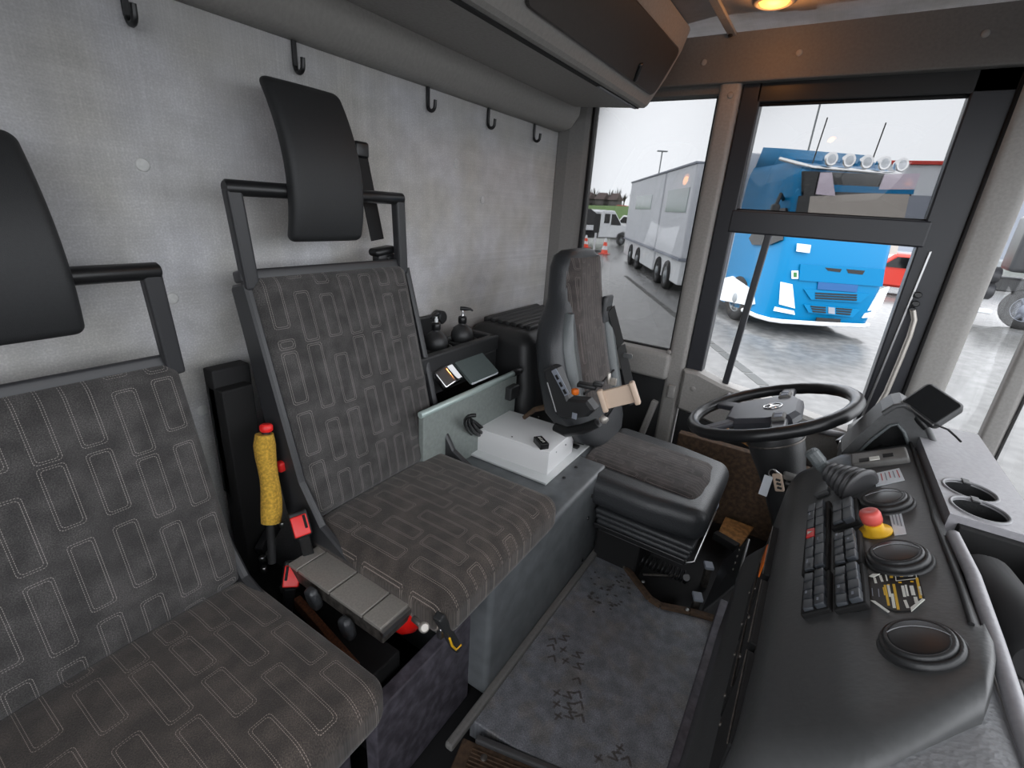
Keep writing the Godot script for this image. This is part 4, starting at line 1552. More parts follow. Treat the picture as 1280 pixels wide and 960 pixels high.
func build_phone_holder() -> void:
	var cx := 1.275
	# folded armrest with a control strip, beside the backrest
	var o := thing("armrest", "black driver's armrest with a grey switch strip", "armrest", at_x(705, 500, cx))
	var st := begin()
	var poly := PackedVector2Array()
	for p in [[680, 462], [690, 457], [697, 460], [712, 498], [735, 500], [744, 512], [736, 520], [708, 524], [696, 518], [684, 480]]:
		var q := at_x(p[0], p[1], cx)
		poly.append(Vector2(q.z, q.y))
	var side := Transform3D(Basis(Vector3(0, 0, 1), Vector3(0, 1, 0), Vector3(1, 0, 0)), Vector3(cx - 0.012, 0, 0))
	plate(st, side, poly, 0.052, 0.008)
	part(st, "arm", M.black_plastic, o)
	st = begin()
	var a := at_x(692, 462, cx - 0.016)
	var b := at_x(709, 494, cx - 0.016)
	bar(st, a, b, 0.004, 0.02, Vector3(0, 0.45, 0.9), 0.0015)
	part(st, "switch_strip", M.print_grey, o)
	for k in 3:
		st = begin()
		var q := a.lerp(b, 0.2 + 0.28 * k) - Vector3(0.003, 0, 0)
		bar(st, q, q + (b - a).normalized() * 0.016, 0.003, 0.009, Vector3(0, 0.45, 0.9), 0.001)
		part(st, "switch", M.black_satin, o)
	st = begin()
	bar(st, at_x(684, 478, cx - 0.015), at_x(695, 515, cx - 0.015), 0.003, 0.004, Vector3(0, 0.45, 0.9), 0.001)
	part(st, "trim_line", M.steel, o)
	st = begin()
	cyl(st, at_x(719, 486, cx), at_x(719, 493, cx), 0.012, 14, 0.003)
	part(st, "orange_cap", M.orange, o, "orange cap")
	st = begin()
	rbox(st, frame(at_x(734, 482, cx), Vector3(0.2, 0, 1), Vector3(0, 1, -0.15)), Vector3(0.06, 0.014, 0.03), 0.004, 2)
	rbox(st, frame(at_x(748, 480, cx), Vector3(0.2, 0, 1), Vector3(0, 1, -0.15)), Vector3(0.03, 0.012, 0.028), 0.003, 2)
	part(st, "paddle", M.black_satin, o)
	st = begin()
	cyl(st, at_x(761, 480, cx), at_x(761, 466, cx), 0.006, 10, 0.002)
	rbox(st, frame(at_x(767, 477, cx), Vector3(0, 0, 1), Vector3.UP), Vector3(0.018, 0.022, 0.008), 0.002, 1)
	part(st, "lever", M.brushed_metal, o)
	# phone cradle on a ball-jointed stalk
	o = thing("phone_holder", "beige phone cradle on a black ball-jointed stalk beside the driver's seat", "phone holder", at_x(725, 535, 1.24))
	var px := 1.235
	var c0 := at_x(755, 488, px)
	var c1 := at_x(791, 480, px + 0.02)
	var c2 := at_x(793, 502, px + 0.02)
	var c3 := at_x(756, 512, px)
	var ctr := (c0 + c1 + c2 + c3) / 4
	var f := frame(ctr, (c1 - c0) + (c2 - c3), (c0 - c3) + (c1 - c2))
	var w := (c0.distance_to(c1) + c3.distance_to(c2)) / 2
	var h := (c0.distance_to(c3) + c1.distance_to(c2)) / 2
	st = begin()
	plate(st, Transform3D(f.basis, f.origin - f.basis.z * 0.008), rounded(w, h, 0.004), 0.012, 0.0015)
	part(st, "cradle", M.beige_plastic, o)
	for sd in [-1, 1]:
		st = begin()
		rbox(st, Transform3D(f.basis, f.origin + f.basis.x * sd * (w / 2 + 0.004) + f.basis.z * 0.004), Vector3(0.016, h + 0.014, 0.024), 0.005, 2)
		part(st, "jaw", M.beige_plastic, o)
	st = begin()
	var ball := at_x(755, 524, px)
	lathe(st, Transform3D(Basis(), ball), [[0.001, -0.014], [0.009, -0.011], [0.014, 0.0], [0.009, 0.011], [0.001, 0.014]], 16)
	part(st, "ball_joint", M.brushed_metal, o)
	st = begin()
	tube(st, [at_x(748, 528, px), at_x(730, 536, px + 0.02), at_x(708, 540, px + 0.03), at_x(694, 534, px + 0.04)], [0.014, 0.017, 0.017, 0.014], 14)
	part(st, "stalk", M.black_satin, o)
	st = begin()
	tube(st, [ball, ctr - f.basis.z * 0.006], 0.007, 10)
	part(st, "neck", M.black_satin, o)
	st = begin()
	rbox(st, frame(at_x(718, 520, px - 0.01), Vector3(0, 0, 1), Vector3.UP), Vector3(0.016, 0.02, 0.003), 0.001, 1)
	part(st, "tag", M.print_grey, o)
	# wrapped brown cable behind
	o = thing("wrapped_cable", "brown taped cable looping behind the control box to the armrest", "cable", at_x(690, 512, 1.33))
	st = begin()
	var cab := []
	for p in [[655, 522], [668, 512], [685, 508], [697, 513], [700, 525], [706, 528]]:
		cab.append(at_x(p[0], p[1], 1.34))
	tube(st, cab, [0.008, 0.009, 0.012, 0.010, 0.008, 0.005], 10)
	part(st, "cable", M.brown_dust, o)

# ---------- dashboard ----------
const DP := Vector3(0, 0.70, 1.218)      # lower edge of the switch panel
const DQ := Vector3(0, 0.783, 1.295)     # where the panel turns flatter
const DR := Vector3(0, 0.843, 1.400)     # seam at the top
var dn := Vector3.ZERO                   # panel normal
var du := Vector3.ZERO                   # up the panel
var en := Vector3.ZERO                   # normal of the flatter upper panel
var eu := Vector3.ZERO

func dash_at(px: float, py: float, lift := 0.0) -> Vector3:
	return on_plane(px, py, DP + dn * lift, dn)

func upper_at(px: float, py: float, lift := 0.0) -> Vector3:
	return on_plane(px, py, DQ + en * lift, en)

func upper_frame(p: Vector3) -> Transform3D:
	return Transform3D(Basis(Vector3(-1, 0, 0), eu, Vector3(-1, 0, 0).cross(eu)), p) if Vector3(-1, 0, 0).cross(eu).dot(en) > 0 else Transform3D(Basis(Vector3(1, 0, 0), eu, Vector3(1, 0, 0).cross(eu)), p)

func dash_frame(p: Vector3, turn := 0.0) -> Transform3D:
	var t := frame(p, Vector3(-1, 0, 0), du)
	if t.basis.z.dot(dn) < 0:
		t = frame(p, Vector3(1, 0, 0), du)
	return Transform3D(t.basis.rotated(t.basis.z, turn), p)

func pod_rings(prof: Array, xs: Array) -> Array:
	var rings := []
	for e in xs:
		var r := []
		for p in prof:
			var q := Vector2(p[0], p[1])
			var c := Vector2(1.36, 0.55)
			q += (q - c).normalized() * e[1]
			r.append(Vector3(e[0] + (pow(clampf((q.x - 1.30) / 0.10, 0.0, 1.15), 3.0) * 0.10 if e[0] < 0.55 else 0.0), q.y, q.x))
		rings.append(r)
	return rings

func smooth_profile(p: Array, steps := 3, r := 0.012) -> Array:
	var out := []
	for i in p.size():
		var c := Vector2(p[i][0], p[i][1])
		var a := Vector2(p[i - 1][0], p[i - 1][1])
		var b := Vector2(p[(i + 1) % p.size()][0], p[(i + 1) % p.size()][1])
		var k := minf(r, minf(c.distance_to(a), c.distance_to(b)) * 0.45)
		var s := c + (a - c).normalized() * k
		var e := c + (b - c).normalized() * k
		for j in steps + 1:
			var t := float(j) / steps
			var q := s.lerp(c, t).lerp(c.lerp(e, t), t)
			out.append([q.x, q.y])
	return out

func build_dash() -> void:
	du = (DQ - DP).normalized()
	dn = Vector3(0, du.z, -du.y).normalized()
	eu = (DR - DQ).normalized()
	en = Vector3(0, eu.z, -eu.y).normalized()
	var o := thing("dashboard", "black dashboard pod with switches, round vents and stickers", "dashboard", Vector3(0.9, FLOOR, 1.3))
	var prof := smooth_profile([[1.146, 0.10], [1.158, 0.40], [1.198, 0.46], [1.206, 0.665], [1.218, 0.70], [1.295, 0.783], [1.400, 0.843], [1.416, 0.842], [1.42, 0.10]], 4, 0.016)
	var st := begin()
	loft(st, pod_rings(prof, [[0.462, -0.028], [0.468, -0.010], [0.482, 0.004], [0.505, 0.009], [0.540, 0.006], [0.69, 0.0], [1.26, 0.0], [1.29, -0.004], [1.305, -0.018]]), true, true)
	part(st, "pod", M.dash, o)
	# seam trim along the top of the pod
	st = begin()
	var seam := []
	for p in [[1.29, 0.0], [1.1, 0.0], [0.98, 0.002], [0.93, 0.006], [0.86, 0.003], [0.76, 0.0], [0.68, 0.002]]:
		seam.append(Vector3(p[0], 0.8445 + p[1] * 0.5, 1.404 - p[1]))
	tube(st, seam, 0.0032, 6)
	part(st, "seam", M.black_matte, o)
	# passenger side of the dashboard: grey grained pad
	var g := thing("dash_pad", "grey grained pad of the dashboard in front of the passenger", "dash pad", Vector3(0.1, FLOOR, 1.35))
	prof = smooth_profile([[1.225, 0.10], [1.225, 0.62], [1.232, 0.695], [1.292, 0.768], [1.395, 0.828], [1.416, 0.83], [1.43, 0.10]], 4, 0.02)
	st = begin()
	loft(st, pod_rings(prof, [[-0.80, 0.0], [0.62, 0.0], [0.65, -0.004], [0.66, -0.02]]), true, true)
	part(st, "pad", M.dash_grey, g)
	# ribbed tray behind
	var tr := thing("dash_tray", "grey ribbed tray on top of the dashboard beside the cup holders", "tray", Vector3(0.4, 0.2, 1.55))
	st = begin()
	box(st, Vector3(-0.48, 0.2, 1.425), Vector3(0.94, 0.765, 1.80), 0.004)
	part(st, "tray", M.dash_top, tr)
	for k in 44:
		st = begin()
		var z := 1.428 + k * 0.0085
		bar(st, Vector3(-0.2, 0.767, z), Vector3(0.86, 0.767, z), 0.0042, 0.005, Vector3.UP, 0.001)
		part(st, "rib", M.rubber_mat, tr)
	st = begin()
	tube(st, [Vector3(0.90, 0.846, 1.418), Vector3(0.80, 0.845, 1.424), Vector3(0.68, 0.838, 1.425), Vector3(0.56, 0.834, 1.422), Vector3(0.46, 0.828, 1.424)], 0.009, 10)
	part(st, "rim", M.dash_top, tr)
	# solid top with two cup holders
	var cup := thing("cup_holder", "grey dashboard top with two dark cup holders", "cup holder", Vector3(1.0, 0.2, 1.45))
	var root := CSGBox3D.new()
	root.name = "top"
	root.size = Vector3(0.47, 0.655, 0.12)
	root.material = M.dash_top
	cup.add_child(root, true)
	root.position = Vector3(1.18, 0.5325, 1.477) - cup.position
	for p in [[1204, 611], [1220, 636]]:
		var q := at_y(p[0], p[1], 0.860)
		var c := CSGCylinder3D.new()
		c.name = "well"
		c.radius = 0.035
		c.height = 0.14
		c.sides = 32
		c.operation = CSGShape3D.OPERATION_SUBTRACTION
		c.material = M.black_plastic
		root.add_child(c, true)
		c.position = Vector3(q.x, 0.860 - 0.03, clampf(q.z, 1.462, 1.492)) - Vector3(1.18, 0.5325, 1.477)
	for p in [[1204, 611], [1220, 636]]:
		var q := at_y(p[0], p[1], 0.860)
		q.z = clampf(q.z, 1.462, 1.492)
		st = begin()
		lathe(st, Transform3D(Basis(), q), [[0.0345, -0.004], [0.0355, 0.002], [0.039, 0.0025], [0.040, -0.001]], 32, 0, false)
		part(st, "well_rim", M.light_grey_plastic, cup)
		for s in [1]:
			st = begin()
			rbox(st, Transform3D(Basis(), q + Vector3(0.035 * s, 0.001, 0)), Vector3(0.02, 0.004, 0.012), 0.0015, 1)
			part(st, "spring_finger", M.black_satin, cup)
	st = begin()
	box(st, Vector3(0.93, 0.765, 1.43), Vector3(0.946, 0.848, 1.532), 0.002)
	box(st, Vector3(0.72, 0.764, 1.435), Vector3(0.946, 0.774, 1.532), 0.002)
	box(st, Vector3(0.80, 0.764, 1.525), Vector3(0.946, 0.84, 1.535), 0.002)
	part(st, "shade_plates", M.deep_black, cup)  # black plates painting in the shade of a cavity under the top
	# dark round case lying in the tray
	var k0 := at_y(1222, 716, 0.806)
	var k1 := k0 + Vector3(-0.17, 0.0, 0.03)
	var cs := thing("round_case", "dark brown round case lying in the ribbed dashboard tray", "case", Vector3(k0.x, 0.767, k0.z))
	st = begin()
	cyl(st, k0, k1, 0.037, 24, 0.008)
	part(st, "body", M.black_matte, cs)
	st = begin()
	var kd := (k1 - k0).normalized()
	cyl(st, k0 - kd * 0.004, k0 + kd * 0.006, 0.032, 24, 0.003)
	part(st, "end_cap", M.black_satin, cs)
	st = begin()
	rbox(st, Transform3D(Basis(), at_y(1215, 738, 0.775)), Vector3(0.03, 0.006, 0.022), 0.002, 1)
	part(st, "label", M.beige_plastic, cs)

func build_dash_parts() -> void:
	var o: Node3D = get_node("dashboard")
	var st: SurfaceTool
	# vents
	for v in [[1104, 618, 0.034], [1119, 686, 0.034], [1147, 793, 0.036]]:
		var ax := en
		var c := upper_at(v[0], v[1], 0.02) - ax * 0.022
		var t0 := Transform3D(Basis(Vector3.RIGHT, ax.cross(Vector3.RIGHT).normalized(), ax), c)
		var t := Transform3D(Basis(t0.basis.x, t0.basis.z, -t0.basis.y), c)
		var r: float = v[2]
		st = begin()
		lathe(st, t, [[r + 0.010, -0.006], [r + 0.009, 0.004], [r + 0.006, 0.007], [r + 0.005, 0.006], [r + 0.005, 0.012], [r + 0.002, 0.016], [r, 0.013], [r - 0.001, 0.018], [r - 0.003, 0.020], [r - 0.006, 0.019]], 36, 0, false)
		var ring := part(st, "vent", M.black_plastic, o, "round air vent")
		st = begin()
		lathe(st, t, [[r - 0.005, 0.014], [r - 0.005, 0.0188], [r - 0.008, 0.0196], [0.001, 0.0198]], 36)
		var flap := part(st, "flap", M.black_satin, ring)
		st = begin()
		var arc := []
		for i in 13:
			var a := -0.95 + 1.9 * i / 12.0
			arc.append(t * Vector3(0.018 - 0.030 * (1.0 - cos(a)) * 1.1, 0.0199, sin(a) * (r - 0.006) * 1.22))
		tube(st, arc, 0.0006, 6)
		part(st, "flap_line", M.dash_grey, ring)
	# switch blocks: four pixel corners (far-left, far-right, near-right, near-left), columns, rows
	var blocks := [
		[[1010, 632], [1031, 628], [1032, 708], [1005, 714], 2, 7],
		[[1005, 719], [1032, 713], [1033, 757], [1003, 764], 2, 4],
		[[1041, 628], [1066, 624], [1068, 650], [1041, 655], 2, 2],
		[[1042, 669], [1069, 663], [1073, 698], [1043, 706], 2, 4],
		[[1043, 711], [1073, 705], [1079, 750], [1044, 758], 2, 4]]
	var n := 0
	for b in blocks:
		var q := []
		for i in 4:
			q.append(dash_at(b[i][0], b[i][1], 0.010))
		var cols: int = b[4]
		var rows: int = b[5]
		var at := func(u: float, v: float) -> Vector3: return q[0].lerp(q[1], u).lerp(q[3].lerp(q[2], u), v)
		var mid: Vector3 = at.call(0.5, 0.5)
		var wu: float = (at.call(1.0, 0.5) - at.call(0.0, 0.5)).length()
		var wv: float = (at.call(0.5, 1.0) - at.call(0.5, 0.0)).length()
		var t := dash_frame(mid - dn * 0.008)
		st = begin()
		rbox(st, t, Vector3(wv + 0.006, wu + 0.008, 0.012), 0.003, 1)
		part(st, "switch_bezel", M.deep_black, o)
		for i in cols:
			for j in rows:
				n += 1
				var c: Vector3 = at.call((i + 0.5) / cols, (j + 0.5) / rows)
				st = begin()
				var s := Vector3(wv / rows - 0.0012, wu / cols - 0.003, 0.014)
				var tilt := 0.10 if (i + j) % 3 == 0 else -0.03
				var hazard: bool = b == blocks[0] and i == 0 and j == 3
				rbox(st, Transform3D(t.basis.rotated(Vector3(1, 0, 0), tilt), c - dn * 0.004 + (du * 0.001 + dn * 0.003 if i == 1 else Vector3.ZERO)), s, 0.002, 2)
				var sw := part(st, "hazard_switch" if hazard else "switch", M.red_plastic if hazard else M.switch, o, "red hazard switch" if hazard else "")
				if n % 5 == 2 and not hazard:
					st = begin()
					rbox(st, Transform3D(t.basis, c + dn * 0.0065), Vector3(s.x * 0.3, s.y * 0.22, 0.0006), 0.0002, 1)
					part(st, "symbol", M.print_grey, sw)
				if hazard:
					st = begin()
					var tp := v2([[-0.005, -0.004], [0.005, -0.004], [0.0, 0.005]])
					plate(st, Transform3D(t.basis, c + dn * 0.0035), tp, 0.0006)
					part(st, "symbol", M.print_white, sw, "white warning triangle")
	# emergency stop button
	var e := upper_at(1095, 665)
	var te0 := upper_frame(e)
	var te := Transform3D(Basis(te0.basis.x, te0.basis.z, -te0.basis.y), e)
	st = begin()
	lathe(st, te, [[0.0, 0.0], [0.0235, 0.0], [0.0235, 0.004], [0.014, 0.005], [0.0135, 0.014], [0.011, 0.015]], 30)
	part(st, "stop_collar", M.yellow_plastic, o, "yellow collar of the emergency stop")
	st = begin()
	lathe(st, te, [[0.009, 0.014], [0.009, 0.018], [0.0145, 0.019], [0.0155, 0.024], [0.0155, 0.034], [0.0135, 0.039], [0.008, 0.040], [0.001, 0.0385]], 28)
	part(st, "stop_button", M.estop_red, o, "faded red emergency stop button")
	# paper labels
	label_plate(o, [[1092, 592], [1124, 585], [1131, 600], [1095, 608]], M.paper, "paper_label", 6, M.print_red, 0.62)
	label_plate(o, [[1111, 641], [1126, 639], [1133, 667], [1118, 669]], M.paper, "paper_label", 3, M.print_grey, 0.55)
	# black sticker with yellow and white print and two peeled corners
	var poly := []
	for p in [[1086, 718], [1102, 716], [1144, 714], [1148, 718], [1156, 747], [1138, 764], [1120, 765], [1090, 753]]:
		poly.append(upper_at(p[0], p[1], 0.0005))
	var c0: Vector3 = upper_at(1120, 740, 0.0005)
	var tf := upper_frame(c0)
	var pp := PackedVector2Array()
	for p in poly:
		var l := tf.affine_inverse() * (p as Vector3)
		pp.append(Vector2(l.x, l.y))
	st = begin()
	plate(st, tf, pp, 0.0008)
	part(st, "instruction_sticker", M.print_black, o, "black sticker with yellow and white print")
	var strokes := [
		[1106, 731, 1111, 757, 0.0028, "print_yellow"], [1117, 730, 1123, 762, 0.0030, "print_yellow"], [1146, 722, 1151, 748, 0.0030, "print_yellow"], [1104, 734, 1106, 744, 0.0015, "print_yellow"],
		[1110, 731, 1113, 746, 0.0030, "print_white"], [1115, 742, 1118, 760, 0.0034, "print_white"], [1128, 732, 1131, 746, 0.0034, "print_white"], [1132, 731, 1135, 745, 0.0024, "print_white"], [1131, 750, 1135, 760, 0.0034, "print_white"], [1139, 732, 1142, 744, 0.0044, "print_white"], [1144, 746, 1146, 754, 0.0040, "print_white"], [1149, 733, 1151, 744, 0.0026, "print_white"],
		[1098, 736, 1099, 746, 0.0010, "print_grey"], [1090, 735, 1091, 745, 0.0010, "print_grey"], [1100, 719, 1103, 727, 0.0030, "print_white"], [1093, 722, 1095, 729, 0.0030, "print_white"], [1107, 718, 1109, 726, 0.0018, "print_white"],
		[1119, 716, 1144, 715, 0.0010, "print_white"], [1120, 726, 1146, 723, 0.0010, "print_white"], [1119, 716, 1120, 726, 0.0010, "print_white"], [1144, 715, 1146, 723, 0.0010, "print_white"],
		[1124, 720, 1130, 719, 0.0052, "print_yellow"], [1112, 721, 1116, 721, 0.0052, "print_yellow"], [1135, 719, 1141, 719, 0.0050, "print_white"],
		[1109, 731, 1112, 731, 0.0030, "yellow_plastic"], [1123, 728, 1127, 728, 0.0030, "yellow_plastic"], [1138, 727, 1142, 727, 0.0030, "yellow_plastic"]]
	for s in strokes:
		st = begin()
		bar(st, upper_at(s[0], s[1], 0.0016), upper_at(s[2], s[3], 0.0016), s[4], 0.0003, en, 0.0001)
		part(st, "print_line", M[s[5]], o)
	for q in [[[1088, 750], [1094, 751], [1112, 764], [1109, 765]], [[1139, 764], [1138, 759], [1153, 748], [1156, 749]], [[1086, 720], [1091, 717], [1100, 717], [1092, 721]]]:
		st = begin()
		var w := []
		for p in q:
			w.append(upper_at(p[0], p[1], 0.004))
		var w2 := []
		for v in w:
			w2.append(v - en * 0.0012)
		loft(st, [w2, w], true, true, -1)
		part(st, "peeled_corner", M.print_white, o, "pale peeled corner of the sticker")

	# cover box and slotted panel behind the gear lever
	st = begin()
	var b0 := dash_at(1108, 575, 0.0)
	rbox(st, upper_frame(upper_at(1099, 573, 0.006)), Vector3(0.062, 0.10, 0.016), 0.005, 2)
	part(st, "slot_panel", M.dark_grey_plastic, o)
	for p in [[1093, 573, 0.018, "print_white"], [1080, 575, 0.016, "deep_black"], [1110, 569, 0.016, "deep_black"]]:
		st = begin()
		rbox(st, upper_frame(upper_at(p[0], p[1], 0.0145)), Vector3(p[2], 0.018, 0.003), 0.001, 1)
		part(st, "slot", M[p[3]], o)
	st = begin()
	rbox(st, dash_frame(dash_at(1028, 612, 0.004)), Vector3(0.05, 0.03, 0.012), 0.003, 2)
	part(st, "small_socket", M.dash, o)

	# lower face: frames and drawers
	var fp := Vector3(0, 0.10, 1.146)
	var fd := Vector3(0, 1.0, 0.039).normalized()
	var fn := Vector3(0, fd.z, -fd.y).normalized()
	var face := func(x: float, y: float, lift: float) -> Vector3: return Vector3(x, y, 1.198 + (y - 0.46) * 0.039) + fn * lift
	var fb := frame(Vector3.ZERO, Vector3(-1, 0, 0), fd).basis
	if fb.z.dot(fn) < 0:
		fb = frame(Vector3.ZERO, Vector3(1, 0, 0), fd).basis
	var bays := [[0.985, 0.61, 0.18, 0.085, "deep_black"], [0.79, 0.61, 0.17, 0.085, "black_matte"], [0.60, 0.57, 0.17, 0.17, "black_matte"], [0.985, 0.51, 0.18, 0.08, "black_matte"], [0.79, 0.51, 0.17, 0.08, "deep_black"]]
	for b in bays:
		st = begin()
		rbox(st, Transform3D(fb, face.call(b[0], b[1], 0.004)), Vector3(b[2], b[3], 0.014), 0.003, 1)
		part(st, "drawer", M[b[4]], o)
		st = begin()
		bar(st, face.call(b[0] - b[2] / 2, b[1] + b[3] / 2 - 0.002, 0.012), face.call(b[0] + b[2] / 2, b[1] + b[3] / 2 - 0.002, 0.012), 0.002, 0.002, fn, 0.0005)
		part(st, "drawer_edge", M.dull_metal, o)
		for s in [-0.3, 0.3]:
			st = begin()
			var q: Vector3 = face.call(b[0] + s * b[2], b[1] - b[3] * 0.3, 0.011)
			cyl(st, q, q + fn * 0.003, 0.004, 8)
			part(st, "screw", M.dull_metal, o)
	st = begin()
	rbox(st, Transform3D(fb, face.call(0.985, 0.618, 0.010)), Vector3(0.07, 0.04, 0.008), 0.002, 1)
	part(st, "orange_insert", M.orange, o, "orange insert in the upper slot")
	st = begin()
	bar(st, Vector3(0.35, FLOOR + 0.01, 1.140), Vector3(1.40, FLOOR + 0.01, 1.140), 0.026, 0.035, Vector3.UP, 0.004)
	part(st, "kick_strip", M.kick_panel, o)

	# driver's instrument hood, open towards the passenger
	var h := thing("instrument_hood", "dark grey instrument hood with an open cubby facing the passenger seats", "instrument hood", Vector3(1.55, 0.5, 1.45))
	var hx := 1.30
	var outline := PackedVector2Array()
	for p in [[1046, 588], [1052, 566], [1076, 542], [1104, 517], [1118, 508], [1130, 506], [1144, 514], [1158, 532], [1172, 562], [1186, 599], [1150, 592], [1120, 640], [1060, 660]]:
		var q := at_x(p[0], p[1], hx)
		outline.append(Vector2(q.z, q.y))
	var cut := PackedVector2Array()
	for p in [[1065, 572], [1090, 549], [1112, 532], [1122, 530], [1130, 540], [1140, 566], [1143, 582], [1128, 576], [1105, 572], [1080, 582]]:
		var q := at_x(p[0], p[1], hx)
		cut.append(Vector2(q.z, q.y))
	var hood := CSGPolygon3D.new()
	hood.name = "hood"
	hood.polygon = outline
	hood.depth = 0.10
	hood.material = M.dash
	h.add_child(hood, true)
	hood.transform = Transform3D(Basis(Vector3(0, 0, 1), Vector3(0, 1, 0), Vector3(-1, 0, 0)), Vector3(hx, 0, 0) - h.position)
	var hole := CSGPolygon3D.new()
	hole.name = "cubby"
	hole.polygon = cut
	hole.depth = 0.105
	hole.operation = CSGShape3D.OPERATION_SUBTRACTION
	hole.material = M.black_plastic
	hood.add_child(hole, true)
	hole.position = Vector3(0, 0, 0.02)
	# raised lip round the cubby
	st = begin()
	var lip := []
	for p in cut:
		lip.append(Vector3(hx - 0.001, p.y, p.x))
	tube(st, lip, 0.004, 6, true)
	part(st, "cubby_lip", M.vinyl_grey, h)
	st = begin()
	tube(st, [at_x(1104, 517, hx), at_x(1118, 508, hx), at_x(1130, 506, hx), at_x(1144, 514, hx), at_x(1158, 532, hx), at_x(1172, 562, hx), at_x(1186, 599, hx)], 0.006, 8)
	part(st, "hood_edge", M.dash, h)
	var prof := []
	# ledge strip towards the door, with a bright clip
	var ls := thing("ledge_strip", "long black slotted strip on the dashboard ledge beside the driver's door", "strip", at_x(1075, 540, 1.82))
	st = begin()
	bar(st, at_x(1053, 553, 1.80), at_x(1099, 524, 1.95), 0.05, 0.018, Vector3(0, 0.8, -0.6), 0.004)
	part(st, "strip", M.black_satin, ls)
	st = begin()
	bar(st, at_x(1062, 545, 1.80) + Vector3(-0.006, 0.004, 0), at_x(1096, 524, 1.94) + Vector3(-0.006, 0.004, 0), 0.006, 0.004, Vector3(0, 0.8, -0.6), 0.001)
	part(st, "strip_edge", M.vinyl_grey, ls)
	st = begin()
	rbox(st, Transform3D(Basis(), at_x(1051, 557, 1.79)), Vector3(0.02, 0.03, 0.014), 0.003, 1)
	part(st, "clip", M.steel, ls)
	# dash side towards the door
	var sidepod := thing("dash_end", "dark end of the dashboard between the instrument hood and the driver's door", "dash end", Vector3(1.98, 0.3, 1.5))
	st = begin()
	prof = smooth_profile([[1.42, 0.30], [1.43, 0.62], [1.47, 0.68], [1.60, 0.70], [1.70, 0.62], [1.72, 0.30]], 3, 0.03)
	loft(st, pod_rings(prof, [[1.80, 0.0], [2.10, -0.02], [2.165, -0.06]]), true, true)
	part(st, "body", M.dash, sidepod)

	# display on a bracket, turned towards the driver
	var m := thing("display_unit", "dark flat display unit standing on the dashboard, its screen reflecting daylight", "display", at_y(1165, 530, 0.89))
	var c1 := at_y(1127, 501, 0.930)
	var c2 := at_y(1168, 531, 0.905)
	var right := (c2 - c1).normalized()
	var up := Vector3(0.25, 0.62, 0.75).normalized()
	up = (up - right * up.dot(right)).normalized()
	var nn := right.cross(up)
	var mw := c1.distance_to(c2)
	var mh := mw * 0.86
	var mt := Transform3D(Basis(right, up, nn), (c1 + c2) / 2 + up * mh / 2)
	st = begin()
	plate(st, Transform3D(mt.basis, mt.origin - nn * 0.028), rounded(mw * 1.06, mh * 1.06, 0.010), 0.026, 0.004)
	part(st, "case", M.black_plastic, m)
	st = begin()
	plate(st, Transform3D(mt.basis, mt.origin - nn * 0.003), rounded(mw * 0.92, mh * 0.86, 0.003), 0.003, 0.0)
	part(st, "screen", M.screen_glass, m)
	st = begin()
	bar(st, mt.origin - up * mh * 0.53 - right * mw * 0.5, mt.origin - up * mh * 0.53 + right * mw * 0.5, 0.003, 0.004, nn, 0.001)
	part(st, "lower_edge", M.steel, m)
	st = begin()
	tube(st, [mt.origin - nn * 0.02 - up * 0.02, mt.origin - nn * 0.03 - up * mh * 0.5, Vector3(mt.origin.x, 0.885, mt.origin.z + 0.01)], 0.010, 10)
	part(st, "bracket", M.black_satin, m)
	st = begin()
	tube(st, [mt.origin - up * mh * 0.5 + right * mw * 0.45, at_y(1185, 537, 0.90), at_y(1194, 545, 0.89), at_y(1201, 552, 0.888)], 0.0022, 6)
	part(st, "cable", M.black_matte, m)

func label_plate(o: Node3D, q: Array, m: Material, called: String, lines: int, ink: Material, fill: float) -> void:
	var w := []
	for p in q:
		w.append(upper_at(p[0], p[1], 0.001))
	var base := []
	for v in w:
		base.append(v - en * 0.001)
	var st := begin()
	loft(st, [base, w], true, true, -1)
	part(st, called, m, o, "white paper label with lines of print")
	for i in lines:
		var t := (i + 0.8) / (lines + 0.6)
		var a: Vector3 = w[0].lerp(w[1], t)
		var b: Vector3 = w[3].lerp(w[2], t)
		st = begin()
		bar(st, a.lerp(b, 0.12) + en * 0.0003, a.lerp(b, 0.12 + fill * (0.8 + 0.3 * ((i * 7) % 3) / 3.0)) + en * 0.0003, 0.0016, 0.0002, en, 0.00005)
		part(st, "print_line", ink if i % 2 else M.print_grey, o)

